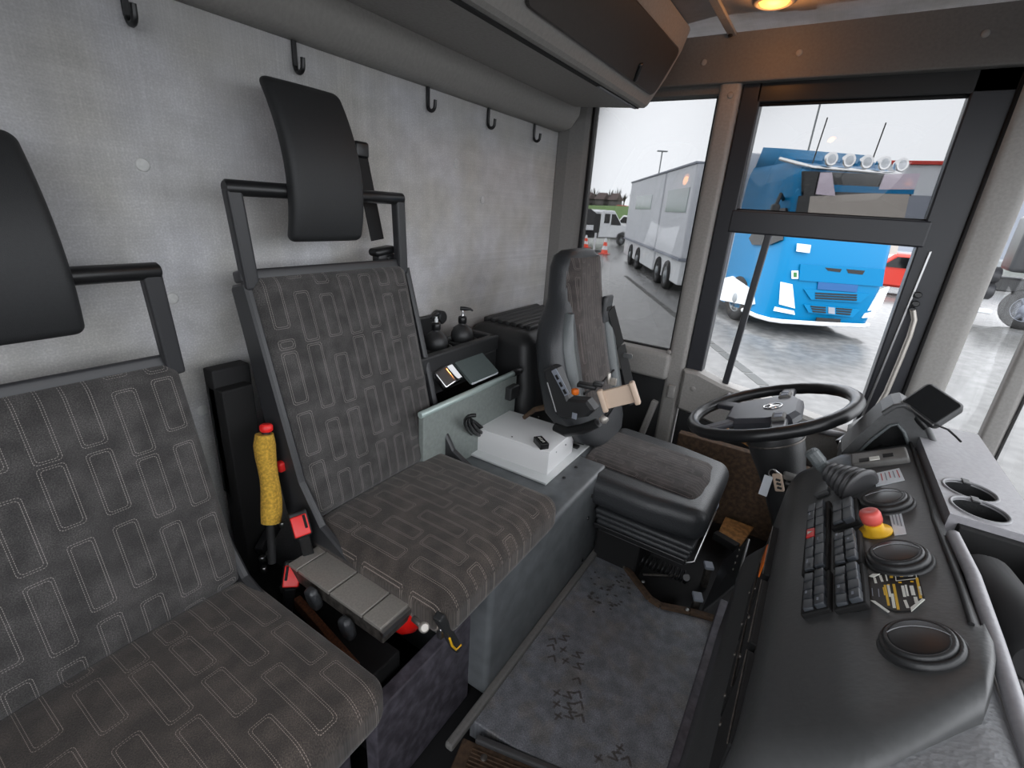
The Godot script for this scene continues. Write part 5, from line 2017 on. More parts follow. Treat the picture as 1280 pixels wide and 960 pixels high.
# ---------- steering wheel, column, gear lever, keys ----------
func build_steering() -> void:
	var c := Vector3(1.52, 0.762, 1.115)
	var tau := deg_to_rad(23.0)
	var v := Vector3(0, sin(tau), cos(tau))       # towards the windscreen, in the wheel's plane
	var n := Vector3(0, cos(tau), -sin(tau))      # out of the wheel, towards the driver
	var u := Vector3(1, 0, 0)
	var o := thing("steering_wheel", "black four-spoke steering wheel with a star emblem on its hub", "steering wheel", c - n * 0.1)
	var st := begin()
	var pts := []
	var rad := []
	for i in 72:
		var a := TAU * i / 72
		pts.append(c + (u * cos(a) + v * sin(a)) * 0.2155)
		rad.append(0.0178 + 0.0005 * sin(i * 2.1))
	tube(st, pts, rad, 14, true)
	part(st, "rim", M.black_satin, o)
	var t := Transform3D(Basis(u, v, u.cross(v)), c)
	if t.basis.z.dot(n) < 0:
		t = Transform3D(Basis(-u, v, (-u).cross(v)), c)
	# hub pad
	st = begin()
	var hub := v2([[-0.10, 0.066], [-0.06, 0.085], [0.06, 0.085], [0.10, 0.066], [0.112, 0.0], [0.095, -0.085], [0.06, -0.115], [-0.06, -0.115], [-0.095, -0.085], [-0.112, 0.0]])
	plate(st, Transform3D(t.basis, c - n * 0.030), hub, 0.040, 0.012)
	var hubp := part(st, "hub", M.wheel_hub, o)
	# spokes
	for s in [[0.075, 0.035, 0.212, 0.04], [-0.075, 0.035, -0.212, 0.04], [0.06, -0.075, 0.135, -0.17], [-0.06, -0.075, -0.135, -0.17]]:
		st = begin()
		bar(st, t * Vector3(s[0], s[1], -0.006), t * Vector3(s[2], s[3], -0.002), 0.040, 0.018, n, 0.006)
		part(st, "spoke", M.wheel_hub, o)
	for s in [1, -1]:
		st = begin()
		rbox(st, Transform3D(t.basis, t * Vector3(0.105 * s, 0.036, 0.010)), Vector3(0.055, 0.034, 0.012), 0.005, 2)
		var pad := part(st, "button_pad", M.dark_grey_plastic, hubp)
		for k in 2:
			st = begin()
			rbox(st, Transform3D(t.basis, t * Vector3((0.094 + 0.022 * k) * s, 0.036, 0.017)), Vector3(0.015, 0.020, 0.004), 0.002, 2)
			part(st, "button", M.print_grey, o)
	# emblem: a three-pointed star in a ring
	st = begin()
	var ring := []
	for i in 32:
		var a := TAU * i / 32
		ring.append(t * Vector3(cos(a) * 0.024, sin(a) * 0.024 + 0.012, 0.0115))
	tube(st, ring, 0.0022, 8, true)
	var star := PackedVector2Array()
	for i in 6:
		var a := PI / 2 + TAU * i / 6
		var r := 0.023 if i % 2 == 0 else 0.0045
		star.append(Vector2(cos(a) * r, sin(a) * r + 0.012))
	plate(st, Transform3D(t.basis, c + n * 0.010), star, 0.003, 0.0)
	part(st, "emblem", M.chrome, hubp, "chrome star emblem in a ring")
	# column
	var col := thing("steering_column", "black steering column with a stalk and ignition lock", "steering column", c - n * 0.4)
	st = begin()
	var y := -n
	var x := y.cross(Vector3(0, 0, 1)).normalized()
	var tc := Transform3D(Basis(x, y, x.cross(y)), c)
	lathe(st, tc, [[0.045, 0.028], [0.070, 0.045], [0.078, 0.075], [0.074, 0.13], [0.066, 0.18], [0.060, 0.24], [0.055, 0.45]], 26)
	part(st, "cowl", M.black_plastic, col)
	st = begin()
	lathe(st, tc, [[0.079, 0.088], [0.081, 0.091], [0.079, 0.094]], 26, 0, false)
	part(st, "cowl_joint", M.dull_metal, col)
	st = begin()
	var kx := at_x(990, 606, 1.44)
	rbox(st, Transform3D(Basis(Vector3(0, 0, 1), 0.2), kx), Vector3(0.05, 0.045, 0.06), 0.014, 3)
	part(st, "lock_housing", M.black_satin, col)
	st = begin()
	var lk := at_x(991, 597, 1.405)
	rbox(st, Transform3D(Basis(), lk), Vector3(0.03, 0.016, 0.05), 0.006, 2)
	part(st, "lock_cover", M.dark_grey_plastic, col)
	# multi-function lever: grey handle and folded gaiter on the dashboard
	var g := thing("gear_lever", "grey gear lever handle on a ribbed black gaiter beside the steering column", "gear lever", upper_at(1072, 609))
	var g0 := upper_at(1072, 609, 0.006)
	var g1 := at_x(1034, 588, g0.x + 0.045)
	var ga := (g1 - g0).normalized()
	var gx := ga.cross(Vector3.UP).normalized()
	var gt := Transform3D(Basis(gx, ga, gx.cross(ga)), g0)
	var gl := g0.distance_to(g1)
	var gp := []
	for i in 6:
		var r := lerpf(0.044, 0.023, i / 5.0)
		var y0 := -0.012 + (gl + 0.012) * i / 6.0
		var hgt := (gl + 0.012) / 6.0
		for k in [[-0.009, 0.0], [-0.002, 0.18], [0.0, 0.40], [-0.002, 0.62], [-0.009, 0.82]]:
			gp.append([r + k[0], y0 + k[1] * hgt])
	st = begin()
	lathe(st, gt, gp, 28)
	part(st, "gaiter", M.rubber, g)
	st = begin()
	var hb := g1 - ga * 0.012
	var hm := at_x(1024, 579, g1.x + 0.01)
	var ht := at_x(1012, 562, g1.x + 0.015)
	bar(st, hb, hm, 0.026, 0.022, Vector3(1, 0, 0), 0.006)
	bar(st, hm + (hb - hm).normalized() * 0.008, ht, 0.028, 0.03, Vector3(1, 0, 0), 0.009)
	part(st, "handle", M.vinyl_grey, g)
	# keys hanging from the ignition lock
	var k := thing("keys", "bunch of keys with a pale tag hanging from the ignition lock", "keys", at_x(965, 590, 1.38))
	st = begin()
	var kr := []
	var kc := at_x(966, 592, 1.38)
	for i in 20:
		var a := TAU * i / 20
		kr.append(kc + Vector3(0.002, sin(a) * 0.012, cos(a) * 0.010))
	tube(st, kr, 0.0016, 6, true)
	part(st, "ring", M.steel, k)
	st = begin()
	bar(st, at_x(961, 595, 1.378), at_x(953, 619, 1.375), 0.022, 0.003, Vector3(1, 0, 0.1), 0.001)
	part(st, "tag", M.paper, k)
	st = begin()
	bar(st, at_x(971, 592, 1.38), at_x(975, 614, 1.378), 0.024, 0.012, Vector3(1, 0, 0.1), 0.004)
	part(st, "fob", M.beige_plastic, k, "beige remote fob")
	for i in 3:
		st = begin()
		var q := at_x(972.5 + i * 0.9, 600 + i * 5, 1.370)
		rbox(st, Transform3D(Basis(), q), Vector3(0.004, 0.006, 0.012), 0.001, 1)
		part(st, "fob_button", M.black_satin, k)
	st = begin()
	cyl(st, kc + Vector3(0, 0.012, 0.002), at_x(984, 600, 1.42), 0.003, 8)
	part(st, "key", M.steel, k)

func build_footwell() -> void:
	var o := thing("driver_footwell", "dusty brown lining of the driver's footwell below the steering wheel", "footwell", Vector3(1.98, FLOOR, 1.1))
	var st := begin()
	box(st, Vector3(1.95, FLOOR - 0.06, 0.80), Vector3(1.99, 0.42, 1.55), 0.004)
	part(st, "side_panel", M.brown_dust, o)
	st = begin()
	bar(st, at_x(906, 537, 1.95), at_x(1000, 592, 1.95), 0.02, 0.018, Vector3(1, 0, 0), 0.003)
	part(st, "ledge", M.tan_board, o)
	st = begin()
	box(st, Vector3(1.30, FLOOR - 0.06, 1.52), Vector3(1.96, 0.55, 1.56), 0.004)
	part(st, "bulkhead", M.black_matte, o)
	# tan floor board
	o = thing("floor_board", "tan board on the driver's floor in front of the seat", "board", at_y(920, 672, 0.14))
	st = begin()
	var w := []
	for p in [[907, 646], [942, 659], [925, 682], [897, 667]]:
		w.append(at_y(p[0], p[1], 0.14))
	var b := []
	for p in w:
		b.append(p - Vector3(0, 0.012, 0))
	loft(st, [b, w], true, true, -1)
	part(st, "board", M.tan_board, o)
	st = begin()
	bar(st, at_y(893, 668, 0.135), at_y(922, 685, 0.135), 0.03, 0.03, Vector3.UP, 0.003)
	part(st, "cross_member", M.deep_black, o)
	# upright bracket plate with a bright edge
	o = thing("pedal_bracket", "dark upright steel plate with a bright edge beside the dashboard's lower face", "bracket", at_y(905, 745, FLOOR))
	var a0 := at_y(876, 766, FLOOR)
	var top := at_x(936, 674, a0.x + 0.13)
	var up0 := at_x(921, 728, a0.x + 0.02)
	var far := at_x(904, 700, a0.x + 0.22)
	st = begin()
	var t := Vector3(0.0, 0.0, 0.006)
	loft(st, [[a0, up0, top, far], [a0 + t, up0 + t, top + t, far + t]], true, true, -1)
	part(st, "plate", M.black_plastic, o)
	st = begin()
	cyl(st, up0, top, 0.004, 8)
	part(st, "edge", M.steel, o)
	for k in 4:
		st = begin()
		var q := up0.lerp(top, 0.2 + 0.2 * k).lerp(far, 0.22) - Vector3(0, 0, 0.003)
		cyl(st, q, q - Vector3(0, 0, 0.004), 0.004, 8)
		part(st, "rivet", M.dull_metal, o)
	for p in [[886, 707], [872, 746]]:
		var q := at_y(p[0], p[1], FLOOR + 0.03)
		var c := thing("floor_clip", "pale square clip beside the end of the seat's coil spring" if p[0] > 880 else "pale square clip at the foot of the upright steel plate", "clip", q, "pale clips on the driver's floor")
		st = begin()
		rbox(st, Transform3D(Basis(Vector3.UP, 0.4), q), Vector3(0.035, 0.012, 0.03), 0.003, 1)
		part(st, "face", M.print_grey, c)
		st = begin()
		rbox(st, Transform3D(Basis(Vector3.UP, 0.4), q - Vector3(0, 0.045, 0)), Vector3(0.024, 0.09, 0.02), 0.003, 1)
		part(st, "foot", M.dull_metal, c)
	# pedals
	for k in 2:
		var c := Vector3(1.55 + k * 0.17, 0.26, 1.40)
		o = thing("pedal", ["black brake pedal under the steering column", "black accelerator pedal beside the footwell panel"][k], "pedal", c)
		st = begin()
		rbox(st, Transform3D(Basis(Vector3.RIGHT, -0.7), c), Vector3(0.075, 0.09 + 0.05 * k, 0.012), 0.004, 2)
		part(st, "pad", M.rubber, o)
		st = begin()
		bar(st, c, c + Vector3(0, 0.16, 0.12), 0.02, 0.012, Vector3.UP, 0.003)
		part(st, "arm", M.black_satin, o)

# ---------- outside ----------
func build_road() -> void:
	var r := setting("floor_yard", "wet asphalt of the truck yard")
	var st := begin()
	box(st, Vector3(-60, ROAD - 0.3, -60), Vector3(140, ROAD, 60))
	part(st, "asphalt", M.asphalt, r)
	# line of drain grates
	var a := at_y(782, 345, ROAD)
	var b := at_y(835, 387, ROAD)
	var d := (b - a).normalized()
	for k in 26:
		st = begin()
		var c := a + d * (k * 0.55)
		bar(st, c + Vector3(0, 0.002, 0), c + d * 0.5 + Vector3(0, 0.002, 0), 0.16, 0.012, Vector3.UP, 0.002)
		part(st, "drain_grate", M.drain_grate, r)
	# raised grass bank with a hedge line far behind
	var g := setting("floor_field", "green bank beyond the yard")
	st = begin()
	var rings := []
	for k in 13:
		var z := -75.0 + k * 12.0
		var h := 0.25 * sin(k * 1.7)
		rings.append([Vector3(62, ROAD - 0.1, z), Vector3(70, 0.4 + h * 0.3, z), Vector3(84, 2.4 + h, z), Vector3(130, 2.8 + h, z), Vector3(130, ROAD - 0.1, z)])
	loft(st, rings, true, true)
	part(st, "bank", M.grass, g)

func wheel(o: Node3D, c: Vector3, out: Vector3, r: float, w := 0.28, rim: Material = null) -> void:
	var st := begin()
	var x := out.cross(Vector3.UP).normalized()
	var t := Transform3D(Basis(x, out, x.cross(out)), c)
	lathe(st, t, [[r * 0.62, -w], [r * 0.93, -w], [r, -w + 0.04], [r, -0.04], [r * 0.93, 0.0], [r * 0.64, 0.0], [r * 0.60, -0.03]], 28)
	var ty := part(st, "tyre", M.tyre, o)
	st = begin()
	lathe(st, t, [[r * 0.62, -0.03], [r * 0.60, -0.02], [r * 0.52, -0.07], [r * 0.30, -0.05], [r * 0.26, 0.0], [r * 0.15, 0.03], [0.001, 0.03]], 24)
	part(st, "rim", rim if rim else M.pole_grey, ty)

func build_blue_truck() -> void:
	var fl := at_y(960, 402, ROAD + 0.28)
	var fr := at_y(1090, 409, ROAD + 0.28)
	fl.y = ROAD
	fr.y = ROAD
	var v := (fr - fl).normalized()
	var w := v.cross(Vector3.UP).normalized()
	if w.x < 0:
		w = -w
	var wid := fl.distance_to(fr)
	var o := thing("blue_truck", "blue tractor unit with a row of round roof lamps on the wet yard", "truck", (fl + fr) / 2 + w * 1.5)
	var P := func(a: float, b: float, h: float) -> Vector3: return fl + v * a + w * b + Vector3.UP * h
	# a pixel on the truck's front plane, as (across, height)
	var F := func(px: float, py: float, b := 0.0) -> Vector2:
		var q := on_plane(px, py, fl + w * b, w)
		return Vector2((q - fl).dot(v), q.y - ROAD)
	var top: float = F.call(1075, 205, 0.4).y
	var st := begin()
	var sec := [
		[0.30, 0.06, 0.0], [0.55, 0.0, 0.0], [1.05, -0.02, 0.0], [1.45, 0.0, 0.0], [1.75, 0.03, 0.0], [1.95, 0.06, 0.0], [2.9, 0.22, 0.02], [3.15, 0.34, 0.05], [3.30, 0.62, 0.10], [top + 0.02, 1.0, 0.20]]
	var rings := []
	for s in sec:
		var ring := []
		var f: float = s[1]
		var i: float = s[2]
		var rc := 0.22
		for k in 5:
			var a := PI / 2 * k / 4.0
			ring.append(P.call(i + rc - rc * sin(a) * 0.9, f + rc - rc * cos(a), s[0]))
		# run back along the near side, across the rear and forward on the far side
		ring.reverse()
		var full := []
		full.append(P.call(i + 0.02, 2.15, s[0]))
		full.append(P.call(i + 0.02, f + 0.6, s[0]))
		for p in ring:
			full.append(p)
		for k in 5:
			var a := PI / 2 * (1.0 - k / 4.0)
			full.append(P.call(wid - i - rc + rc * cos(a) * 0.9, f + rc - rc * sin(a), s[0]))
		full.append(P.call(wid - i - 0.02, f + 0.6, s[0]))
		full.append(P.call(wid - i - 0.02, 2.15, s[0]))
		rings.append(full)
	loft(st, rings, true, true)
	part(st, "cab", M.truck_blue, o)
	# panels on the front, from pixel corners
	var panel := func(q: Array, lift: float, depth: float, m: Material, called: String, b := 0.0, label := "") -> void:
		var a := []
		var e := []
		for p in q:
			var f: Vector2 = F.call(p[0], p[1], b)
			a.append(P.call(f.x, b - lift, f.y))
			e.append(P.call(f.x, b - lift + depth, f.y))
		var s := begin()
		loft(s, [e, a], true, true, -1)
		part(s, called, m, o, label)
	panel.call([[1004, 246], [1139, 239], [1122, 318], [985, 312]], -0.02, 0.1, M.film_beige, "windscreen_cover", 0.10, "beige film over the windscreen")
	panel.call([[1003, 214], [1140, 220], [1136, 245], [1002, 246]], 0.06, 0.08, M.dark_glass, "sun_visor", 0.20)
	panel.call([[1022, 216], [1036, 216], [1040, 245], [1016, 243]], 0.09, 0.02, M.film_pink, "film_strip", 0.20, "pale protective film")
	panel.call([[1102, 218], [1146, 217], [1138, 237], [1094, 237]], 0.09, 0.02, M.film_pink, "film_strip", 0.20, "pale protective film")
	panel.call([[1036, 231], [1139, 236], [1137, 243], [1040, 240]], 0.085, 0.02, M.truck_blue, "visor_stripe", 0.20)
	panel.call([[1000, 245], [1013, 244], [1003, 312], [988, 312]], 0.0, 0.05, M.dark_glass, "screen_edge", 0.10)
	# side window and door line
	var side := func(q: Array, lift: float, m: Material, called: String) -> void:
		var a := []
		var e := []
		for p in q:
			var hit := on_plane(p[0], p[1], fl - v * lift, v)
			a.append(hit)
			e.append(hit + v * 0.05)
		var s := begin()
		loft(s, [a, e], true, true, -1)
		part(s, called, m, o)
	side.call([[936, 298], [958, 262], [982, 260], [976, 300], [962, 306], [940, 306]], 0.03, M.dark_glass, "side_window")
	side.call([[896, 350], [915, 345], [930, 355], [940, 365], [942, 380], [936, 382], [926, 380], [905, 376], [888, 372]], 0.02, M.truck_white, "side_skirt")
	# mirror
	st = begin()
	var mb: Vector3 = P.call(-0.05, 0.55, 2.45)
	tube(st, [P.call(0.05, 0.6, 2.62), P.call(-0.18, 0.35, 2.70), P.call(-0.22, 0.35, 2.5)], 0.035, 8)
	part(st, "mirror_arm", M.black_satin, o)
	st = begin()
	rbox(st, Transform3D(Basis(v, Vector3.UP, v.cross(Vector3.UP)), P.call(-0.22, 0.36, 2.25)), Vector3(0.16, 0.55, 0.14), 0.05, 2)
	part(st, "mirror", M.black_satin, o)
	# nose: slots, grilles, lamps, plate
	panel.call([[999, 330], [1104, 336], [1101, 358], [997, 350]], 0.045, 0.02, M.truck_blue, "nose_panel")
	for q in [[[1029, 334], [1050, 336], [1048, 340], [1033, 338]], [[1056, 336], [1079, 338], [1076, 343], [1058, 341]]]:
		panel.call(q, 0.05, 0.02, M.dark_glass, "slot")
	panel.call([[1021, 352], [1071, 356], [1069, 365], [1020, 361]], 0.045, 0.02, M.truck_blue_dark, "grille_mesh")
	panel.call([[1003, 361], [1086, 367], [1073, 378], [1012, 374]], 0.048, 0.02, M.truck_blue, "grille_frame")
	panel.call([[1003, 380], [1074, 386], [1064, 396], [1009, 390]], 0.048, 0.02, M.truck_blue, "grille_frame")
	for k in 3:
		panel.call([[1017, 365.0 + k * 3], [1069, 367.5 + k * 3], [1068, 369.3 + k * 3], [1017, 366.8 + k * 3]], 0.06, 0.02, M.black_matte, "grille_slot")
	for k in 3:
		panel.call([[1011.0 + k, 381.5 + k * 3], [1030, 383.0 + k * 3], [1030, 384.8 + k * 3], [1012.0 + k, 383.4 + k * 3]], 0.06, 0.02, M.black_matte, "grille_slot")
		panel.call([[1043, 384.0 + k * 3], [1063.0 - k, 385.6 + k * 3], [1062.0 - k, 387.4 + k * 3], [1043, 385.8 + k * 3]], 0.06, 0.02, M.black_matte, "grille_slot")
	panel.call([[1033, 383], [1041, 384], [1041, 392], [1033, 391]], 0.065, 0.02, M.print_grey, "camera_cover")
	panel.call([[1018, 396], [1048, 398], [1047, 405], [1017, 403]], 0.07, 0.02, M.dark_glass, "number_plate")
	panel.call([[975, 352], [989, 355], [992, 385], [973, 380]], 0.045, 0.03, M.lamp_lens, "headlamp", 0.02)
	panel.call([[1098, 362], [1110, 358], [1098, 386], [1083, 388]], 0.045, 0.03, M.lamp_lens, "headlamp", 0.02)
	panel.call([[968, 383], [991, 388], [992, 393], [966, 388]], 0.045, 0.03, M.lamp_lens, "fog_lamp", 0.02)
	panel.call([[1080, 391], [1093, 389], [1090, 396], [1076, 397]], 0.045, 0.03, M.lamp_lens, "fog_lamp", 0.02)
	panel.call([[995, 304], [1012, 306], [1010, 316], [994, 314]], 0.05, 0.02, M.truck_white, "emblem_plate")
	panel.call([[988, 338], [996, 338], [996, 348], [988, 348]], 0.05, 0.02, M.truck_white, "round_badge", 0.0)
	panel.call([[990, 340], [994, 340], [994, 346], [990, 346]], 0.055, 0.02, M.print_green, "round_badge_mark", 0.0)
	# bumper with a pale lower edge
	st = begin()
	var bp := []
	for p in [[-0.02, 1.0], [-0.04, 0.35], [0.06, 0.06], [0.25, -0.05], [wid / 2, -0.09], [wid - 0.25, -0.05], [wid - 0.06, 0.06], [wid + 0.02, 0.4]]:
		bp.append(P.call(p[0], p[1], 0.31))
	tube(st, bp, 0.045, 8)
	part(st, "lower_edge", M.truck_white, o)
	# roof bar and five round lamps
	st = begin()
	var rb := []
	for p in [[-0.02, 0.95, 3.38], [0.10, 0.55, 3.28], [0.30, 0.32, 3.20], [wid / 2, 0.24, 3.20], [wid - 0.2, 0.32, 3.20], [wid - 0.05, 0.6, 3.26]]:
		rb.append(P.call(p[0], p[1], p[2]))
	tube(st, rb, 0.04, 8)
	part(st, "roof_bar", M.chrome, o)
	for k in 5:
		var c: Vector3 = P.call(0.55 + k * (wid - 0.85) / 4.0, 0.24, 3.36)
		st = begin()
		var t := Transform3D(Basis(v, -w, v.cross(-w)), c)
		lathe(st, t, [[0.03, -0.14], [0.09, -0.10], [0.125, 0.0], [0.125, 0.03], [0.11, 0.035]], 18)
		var shell := part(st, "lamp_shell", M.chrome, o)
		st = begin()
		lathe(st, t, [[0.11, 0.028], [0.06, 0.04], [0.001, 0.044]], 18)
		part(st, "lamp_glass", M.lamp_lens, shell)
	for a in [0.45, wid * 0.72]:
		st = begin()
		cyl(st, P.call(a, 0.6, 3.3), P.call(a + 0.06, 0.6, 4.1), 0.012, 6)
		part(st, "aerial", M.black_satin, o)
	# roof spoiler, wheels, chassis, box body behind
	st = begin()
	rings = []
	for s in [[0.9, 3.40, 0.16], [1.3, 3.62, 0.12], [2.1, 3.72, 0.10]]:
		rings.append([P.call(s[2], s[0], 3.2), P.call(s[2] + 0.1, s[0], s[1]), P.call(wid - s[2] - 0.1, s[0], s[1]), P.call(wid - s[2], s[0], 3.2)])
	loft(st, rings, true, true)
	part(st, "roof_spoiler", M.truck_blue, o)
	wheel(o, P.call(-0.01, 1.45, 0.50), -v, 0.50)
	wheel(o, P.call(wid + 0.01, 1.45, 0.50), v, 0.50)
	st = begin()
	rbox(st, Transform3D(Basis(v, Vector3.UP, v.cross(Vector3.UP)), P.call(wid / 2, 1.6, 0.75)), Vector3(wid - 0.3, 0.5, 1.6), 0.03, 1)
	part(st, "chassis", M.black_matte, o)
	var tb := thing("box_body", "white box body standing close behind the blue tractor unit", "box body", P.call(wid / 2, 3.15, 0))
	st = begin()
	rbox(st, Transform3D(Basis(v, Vector3.UP, v.cross(Vector3.UP)), P.call(wid / 2, 3.15, 2.32)), Vector3(wid + 0.1, 2.7, 1.0), 0.03, 1)
	part(st, "box", M.trailer_white, tb)
	st = begin()
	rbox(st, Transform3D(Basis(v, Vector3.UP, v.cross(Vector3.UP)), P.call(wid / 2, 3.15, 0.75)), Vector3(wid - 0.1, 0.5, 0.95), 0.03, 1)
	part(st, "chassis", M.truck_white, tb)
	wheel(tb, P.call(-0.01, 3.15, 0.50), -v, 0.50)

func build_trailers() -> void:
	# two long white display trailers parked end to end
	var c := at_y(814, 334, ROAD + 0.42)
	var e := at_y(778, 313, ROAD + 0.42)
	c.y = ROAD
	e.y = ROAD
	var d := (e - c).normalized()
	var n := d.cross(Vector3.UP).normalized()
	if n.z > 0:
		n = -n
	# the face seen is the one towards the camera; n points into the trailer
	if n.dot(c - EYE) < 0:
		n = -n
	var names := ["white panelled trailer with a small window beside the crew-cab pickup", "white panelled trailer with a larger window, parked beside the driver's quarter window"]
	for k in 2:
		var s: Vector3 = c + d * 0.12 if k == 0 else c - d * 0.12
		var dir := d if k == 0 else -d
		var l := c.distance_to(e) - 0.12 if k == 0 else 3.4
		var o := thing("display_trailer", names[k], "trailer", s + dir * l / 2 + n * 1.25)
		var B := Basis(dir, Vector3.UP, dir.cross(Vector3.UP))
		var h := 3.55
		var st := begin()
		rbox(st, Transform3D(B, s + dir * l / 2 + n * 1.25 + Vector3(0, 1.05 + (h - 1.05) / 2, 0)), Vector3(l, h - 1.05, 2.5), 0.04, 1)
		part(st, "box", M.trailer_white, o)
		st = begin()
		rbox(st, Transform3D(B, s + dir * l / 2 + n * 1.25 + Vector3(0, 0.66, 0)), Vector3(l - 0.1, 0.70, 2.4), 0.03, 1)
		part(st, "skirt", M.truck_white, o)
		st = begin()
		rbox(st, Transform3D(B, s + dir * l / 2 + n * 1.22 + Vector3(0, 1.02, 0)), Vector3(l, 0.07, 2.5), 0.01, 1)
		part(st, "joint_strip", M.print_grey, o)
		st = begin()
		rbox(st, Transform3D(B, s + dir * l / 2 + n * 1.24 + Vector3(0, h, 0)), Vector3(l + 0.04, 0.06, 2.56), 0.01, 1)
		part(st, "roof_edge", M.print_grey, o)
		st = begin()
		var wx := l * 0.47 if k == 0 else 1.9
		rbox(st, Transform3D(B, s + dir * wx - n * 0.0 + Vector3(0, 2.62, 0)), Vector3(3.4 if k == 0 else 2.5, 0.52 if k == 0 else 0.66, 0.03), 0.005, 1)
		part(st, "window", M.trailer_pane, o)
		for j in 2:
			var wc: Vector3 = s + dir * (([l * 0.42, l * 0.68] if k == 0 else [0.75, 2.0])[j]) - n * 0.01 + Vector3(0, 0.44, 0)
			wheel(o, wc, -n, 0.44, 0.25)
	# coupling between them
	var cp := thing("coupling_panel", "pale filler panel between the two white trailers", "panel", c + n * 0.6)
	var st := begin()
	rbox(st, Transform3D(Basis(d, Vector3.UP, d.cross(Vector3.UP)), c + n * 1.3 + Vector3(0, 0.75, 0)), Vector3(0.2, 0.6, 2.2), 0.02, 1)
	part(st, "panel", M.trailer_white, cp)

func build_yard() -> void:
	# white crew-cab pickup
	var a := at_y(776, 307, ROAD)
	var b := at_y(724, 306, ROAD)
	var d := (a - b).normalized()
	var n := d.cross(Vector3.UP).normalized()
	if n.dot(a - EYE) < 0:
		n = -n
	var wb := a.distance_to(b)
	var o := thing("pickup", "white crew-cab pickup with a dark covered load bed", "pickup", (a + b) / 2 + n)
	var t := Transform3D(Basis(d, Vector3.UP, d.cross(Vector3.UP)), b)
	if t.basis.z.dot(n) < 0:
		pass
	var zs := 1.0 if t.basis.z.dot(n) > 0 else -1.0
	var st := begin()
	var s := wb / 3.6
	plate(st, t, v2([[1.55 * s, 0.5], [1.5 * s, 2.15], [1.65 * s, 2.28], [2.7 * s, 2.28], [3.45 * s, 1.45], [4.3 * s, 1.25], [4.5 * s, 1.05], [4.5 * s, 0.5], [4.05 * s, 0.5], [4.0 * s, 0.75], [3.6 * s, 0.9], [3.2 * s, 0.75], [3.1 * s, 0.5]]), 1.9 * zs, 0.06)
	part(st, "cab", M.truck_white, o)
	for q in [[[1.85, 1.45], [1.85, 2.05], [2.3, 2.05], [2.3, 1.45]], [[2.45, 1.35], [2.45, 2.05], [2.75, 2.05], [3.3, 1.45], [3.3, 1.35]]]:
		var poly := PackedVector2Array()
		for p in q:
			poly.append(Vector2(p[0] * s, p[1]))
		st = begin()
		plate(st, Transform3D(t.basis, t.origin - n * 0.02), poly, 0.04 * zs)
		part(st, "window", M.dark_glass, o)
	st = begin()
	plate(st, t, v2([[-1.6 * s, 0.95], [-1.6 * s, 1.28], [1.4 * s, 1.28], [1.4 * s, 0.95]]), 1.9 * zs, 0.02)
	part(st, "bed_side", M.truck_white, o)
	st = begin()
	plate(st, Transform3D(t.basis, t.origin + n * 0.05), v2([[-1.5 * s, 1.28], [-1.5 * s, 2.3], [0.7 * s, 2.3], [1.38 * s, 1.95], [1.38 * s, 1.28]]), 1.8 * zs, 0.05)
	part(st, "bed_cover", M.black_plastic, o)
	st = begin()
	plate(st, Transform3D(t.basis, t.origin + n * 0.1), v2([[-1.5 * s, 0.45], [-1.5 * s, 0.95], [3.2 * s, 0.95], [3.2 * s, 0.45]]), 1.7 * zs, 0.02)
	part(st, "chassis", M.black_matte, o)
	wheel(o, a + Vector3(0, 0.36, 0), -n, 0.36, 0.22)
	wheel(o, b + Vector3(0, 0.36, 0), -n, 0.36, 0.22)
	# traffic cones
	for q in [[755, 318, 0.80, "red and white traffic cone on the open asphalt before the pickup"], [731, 313, 0.70, "red and white traffic cone standing behind the black buckets"]]:
		var p := at_y(q[0], q[1], ROAD)
		if q[2] < 0.75:
			p += Vector3(2.0, 0, -0.9)
		var k := thing("traffic_cone", q[3], "cone", p)
		st = begin()
		rbox(st, Transform3D(Basis(), p + Vector3(0, 0.03, 0)), Vector3(0.5, 0.06, 0.5), 0.02, 1)
		part(st, "base", M.car_red, k)
		for i in 4:
			st = begin()
			var y0: float = 0.05 + q[2] * i / 4.0
			var y1: float = 0.05 + q[2] * (i + 1) / 4.0
			lathe(st, Transform3D(Basis(), p), [[lerpf(0.19, 0.05, i / 4.0), y0], [lerpf(0.19, 0.05, (i + 1) / 4.0), y1]], 16)
			part(st, "band", M.cone_orange if i % 2 == 0 else M.truck_white, k)
	# barrier stand: pale post on a dark foot
	var p := at_y(742, 315, ROAD)
	o = thing("barrier_post", "pale post on a dark rubber foot between the buckets and the cone", "post", p)
	st = begin()
	rbox(st, Transform3D(Basis(Vector3.UP, 0.4), p + Vector3(0, 0.06, 0)), Vector3(0.5, 0.12, 1.0), 0.03, 1)
	part(st, "foot", M.tyre, o)
	st = begin()
	cyl(st, p, p + Vector3(0, 1.9, 0), 0.06, 10)
	part(st, "post", M.truck_white, o)
	st = begin()
	rbox(st, Transform3D(Basis(), p + Vector3(0, 1.55, 0)), Vector3(0.2, 1.0, 0.3), 0.02, 1)
	part(st, "box", M.black_satin, o)
	for i in 2:
		p = at_y(726, 314, ROAD) + Vector3(0, 0.34 * i, -0.2)
		o = thing("bucket", ["black bucket standing on the asphalt under another bucket", "black bucket stacked on top of another bucket"][i], "bucket", p)
		st = begin()
		lathe(st, Transform3D(Basis(), p), [[0.26, 0.0], [0.31, 0.30], [0.34, 0.31], [0.34, 0.34], [0.30, 0.33]], 20)
		part(st, "body", M.tyre, o)
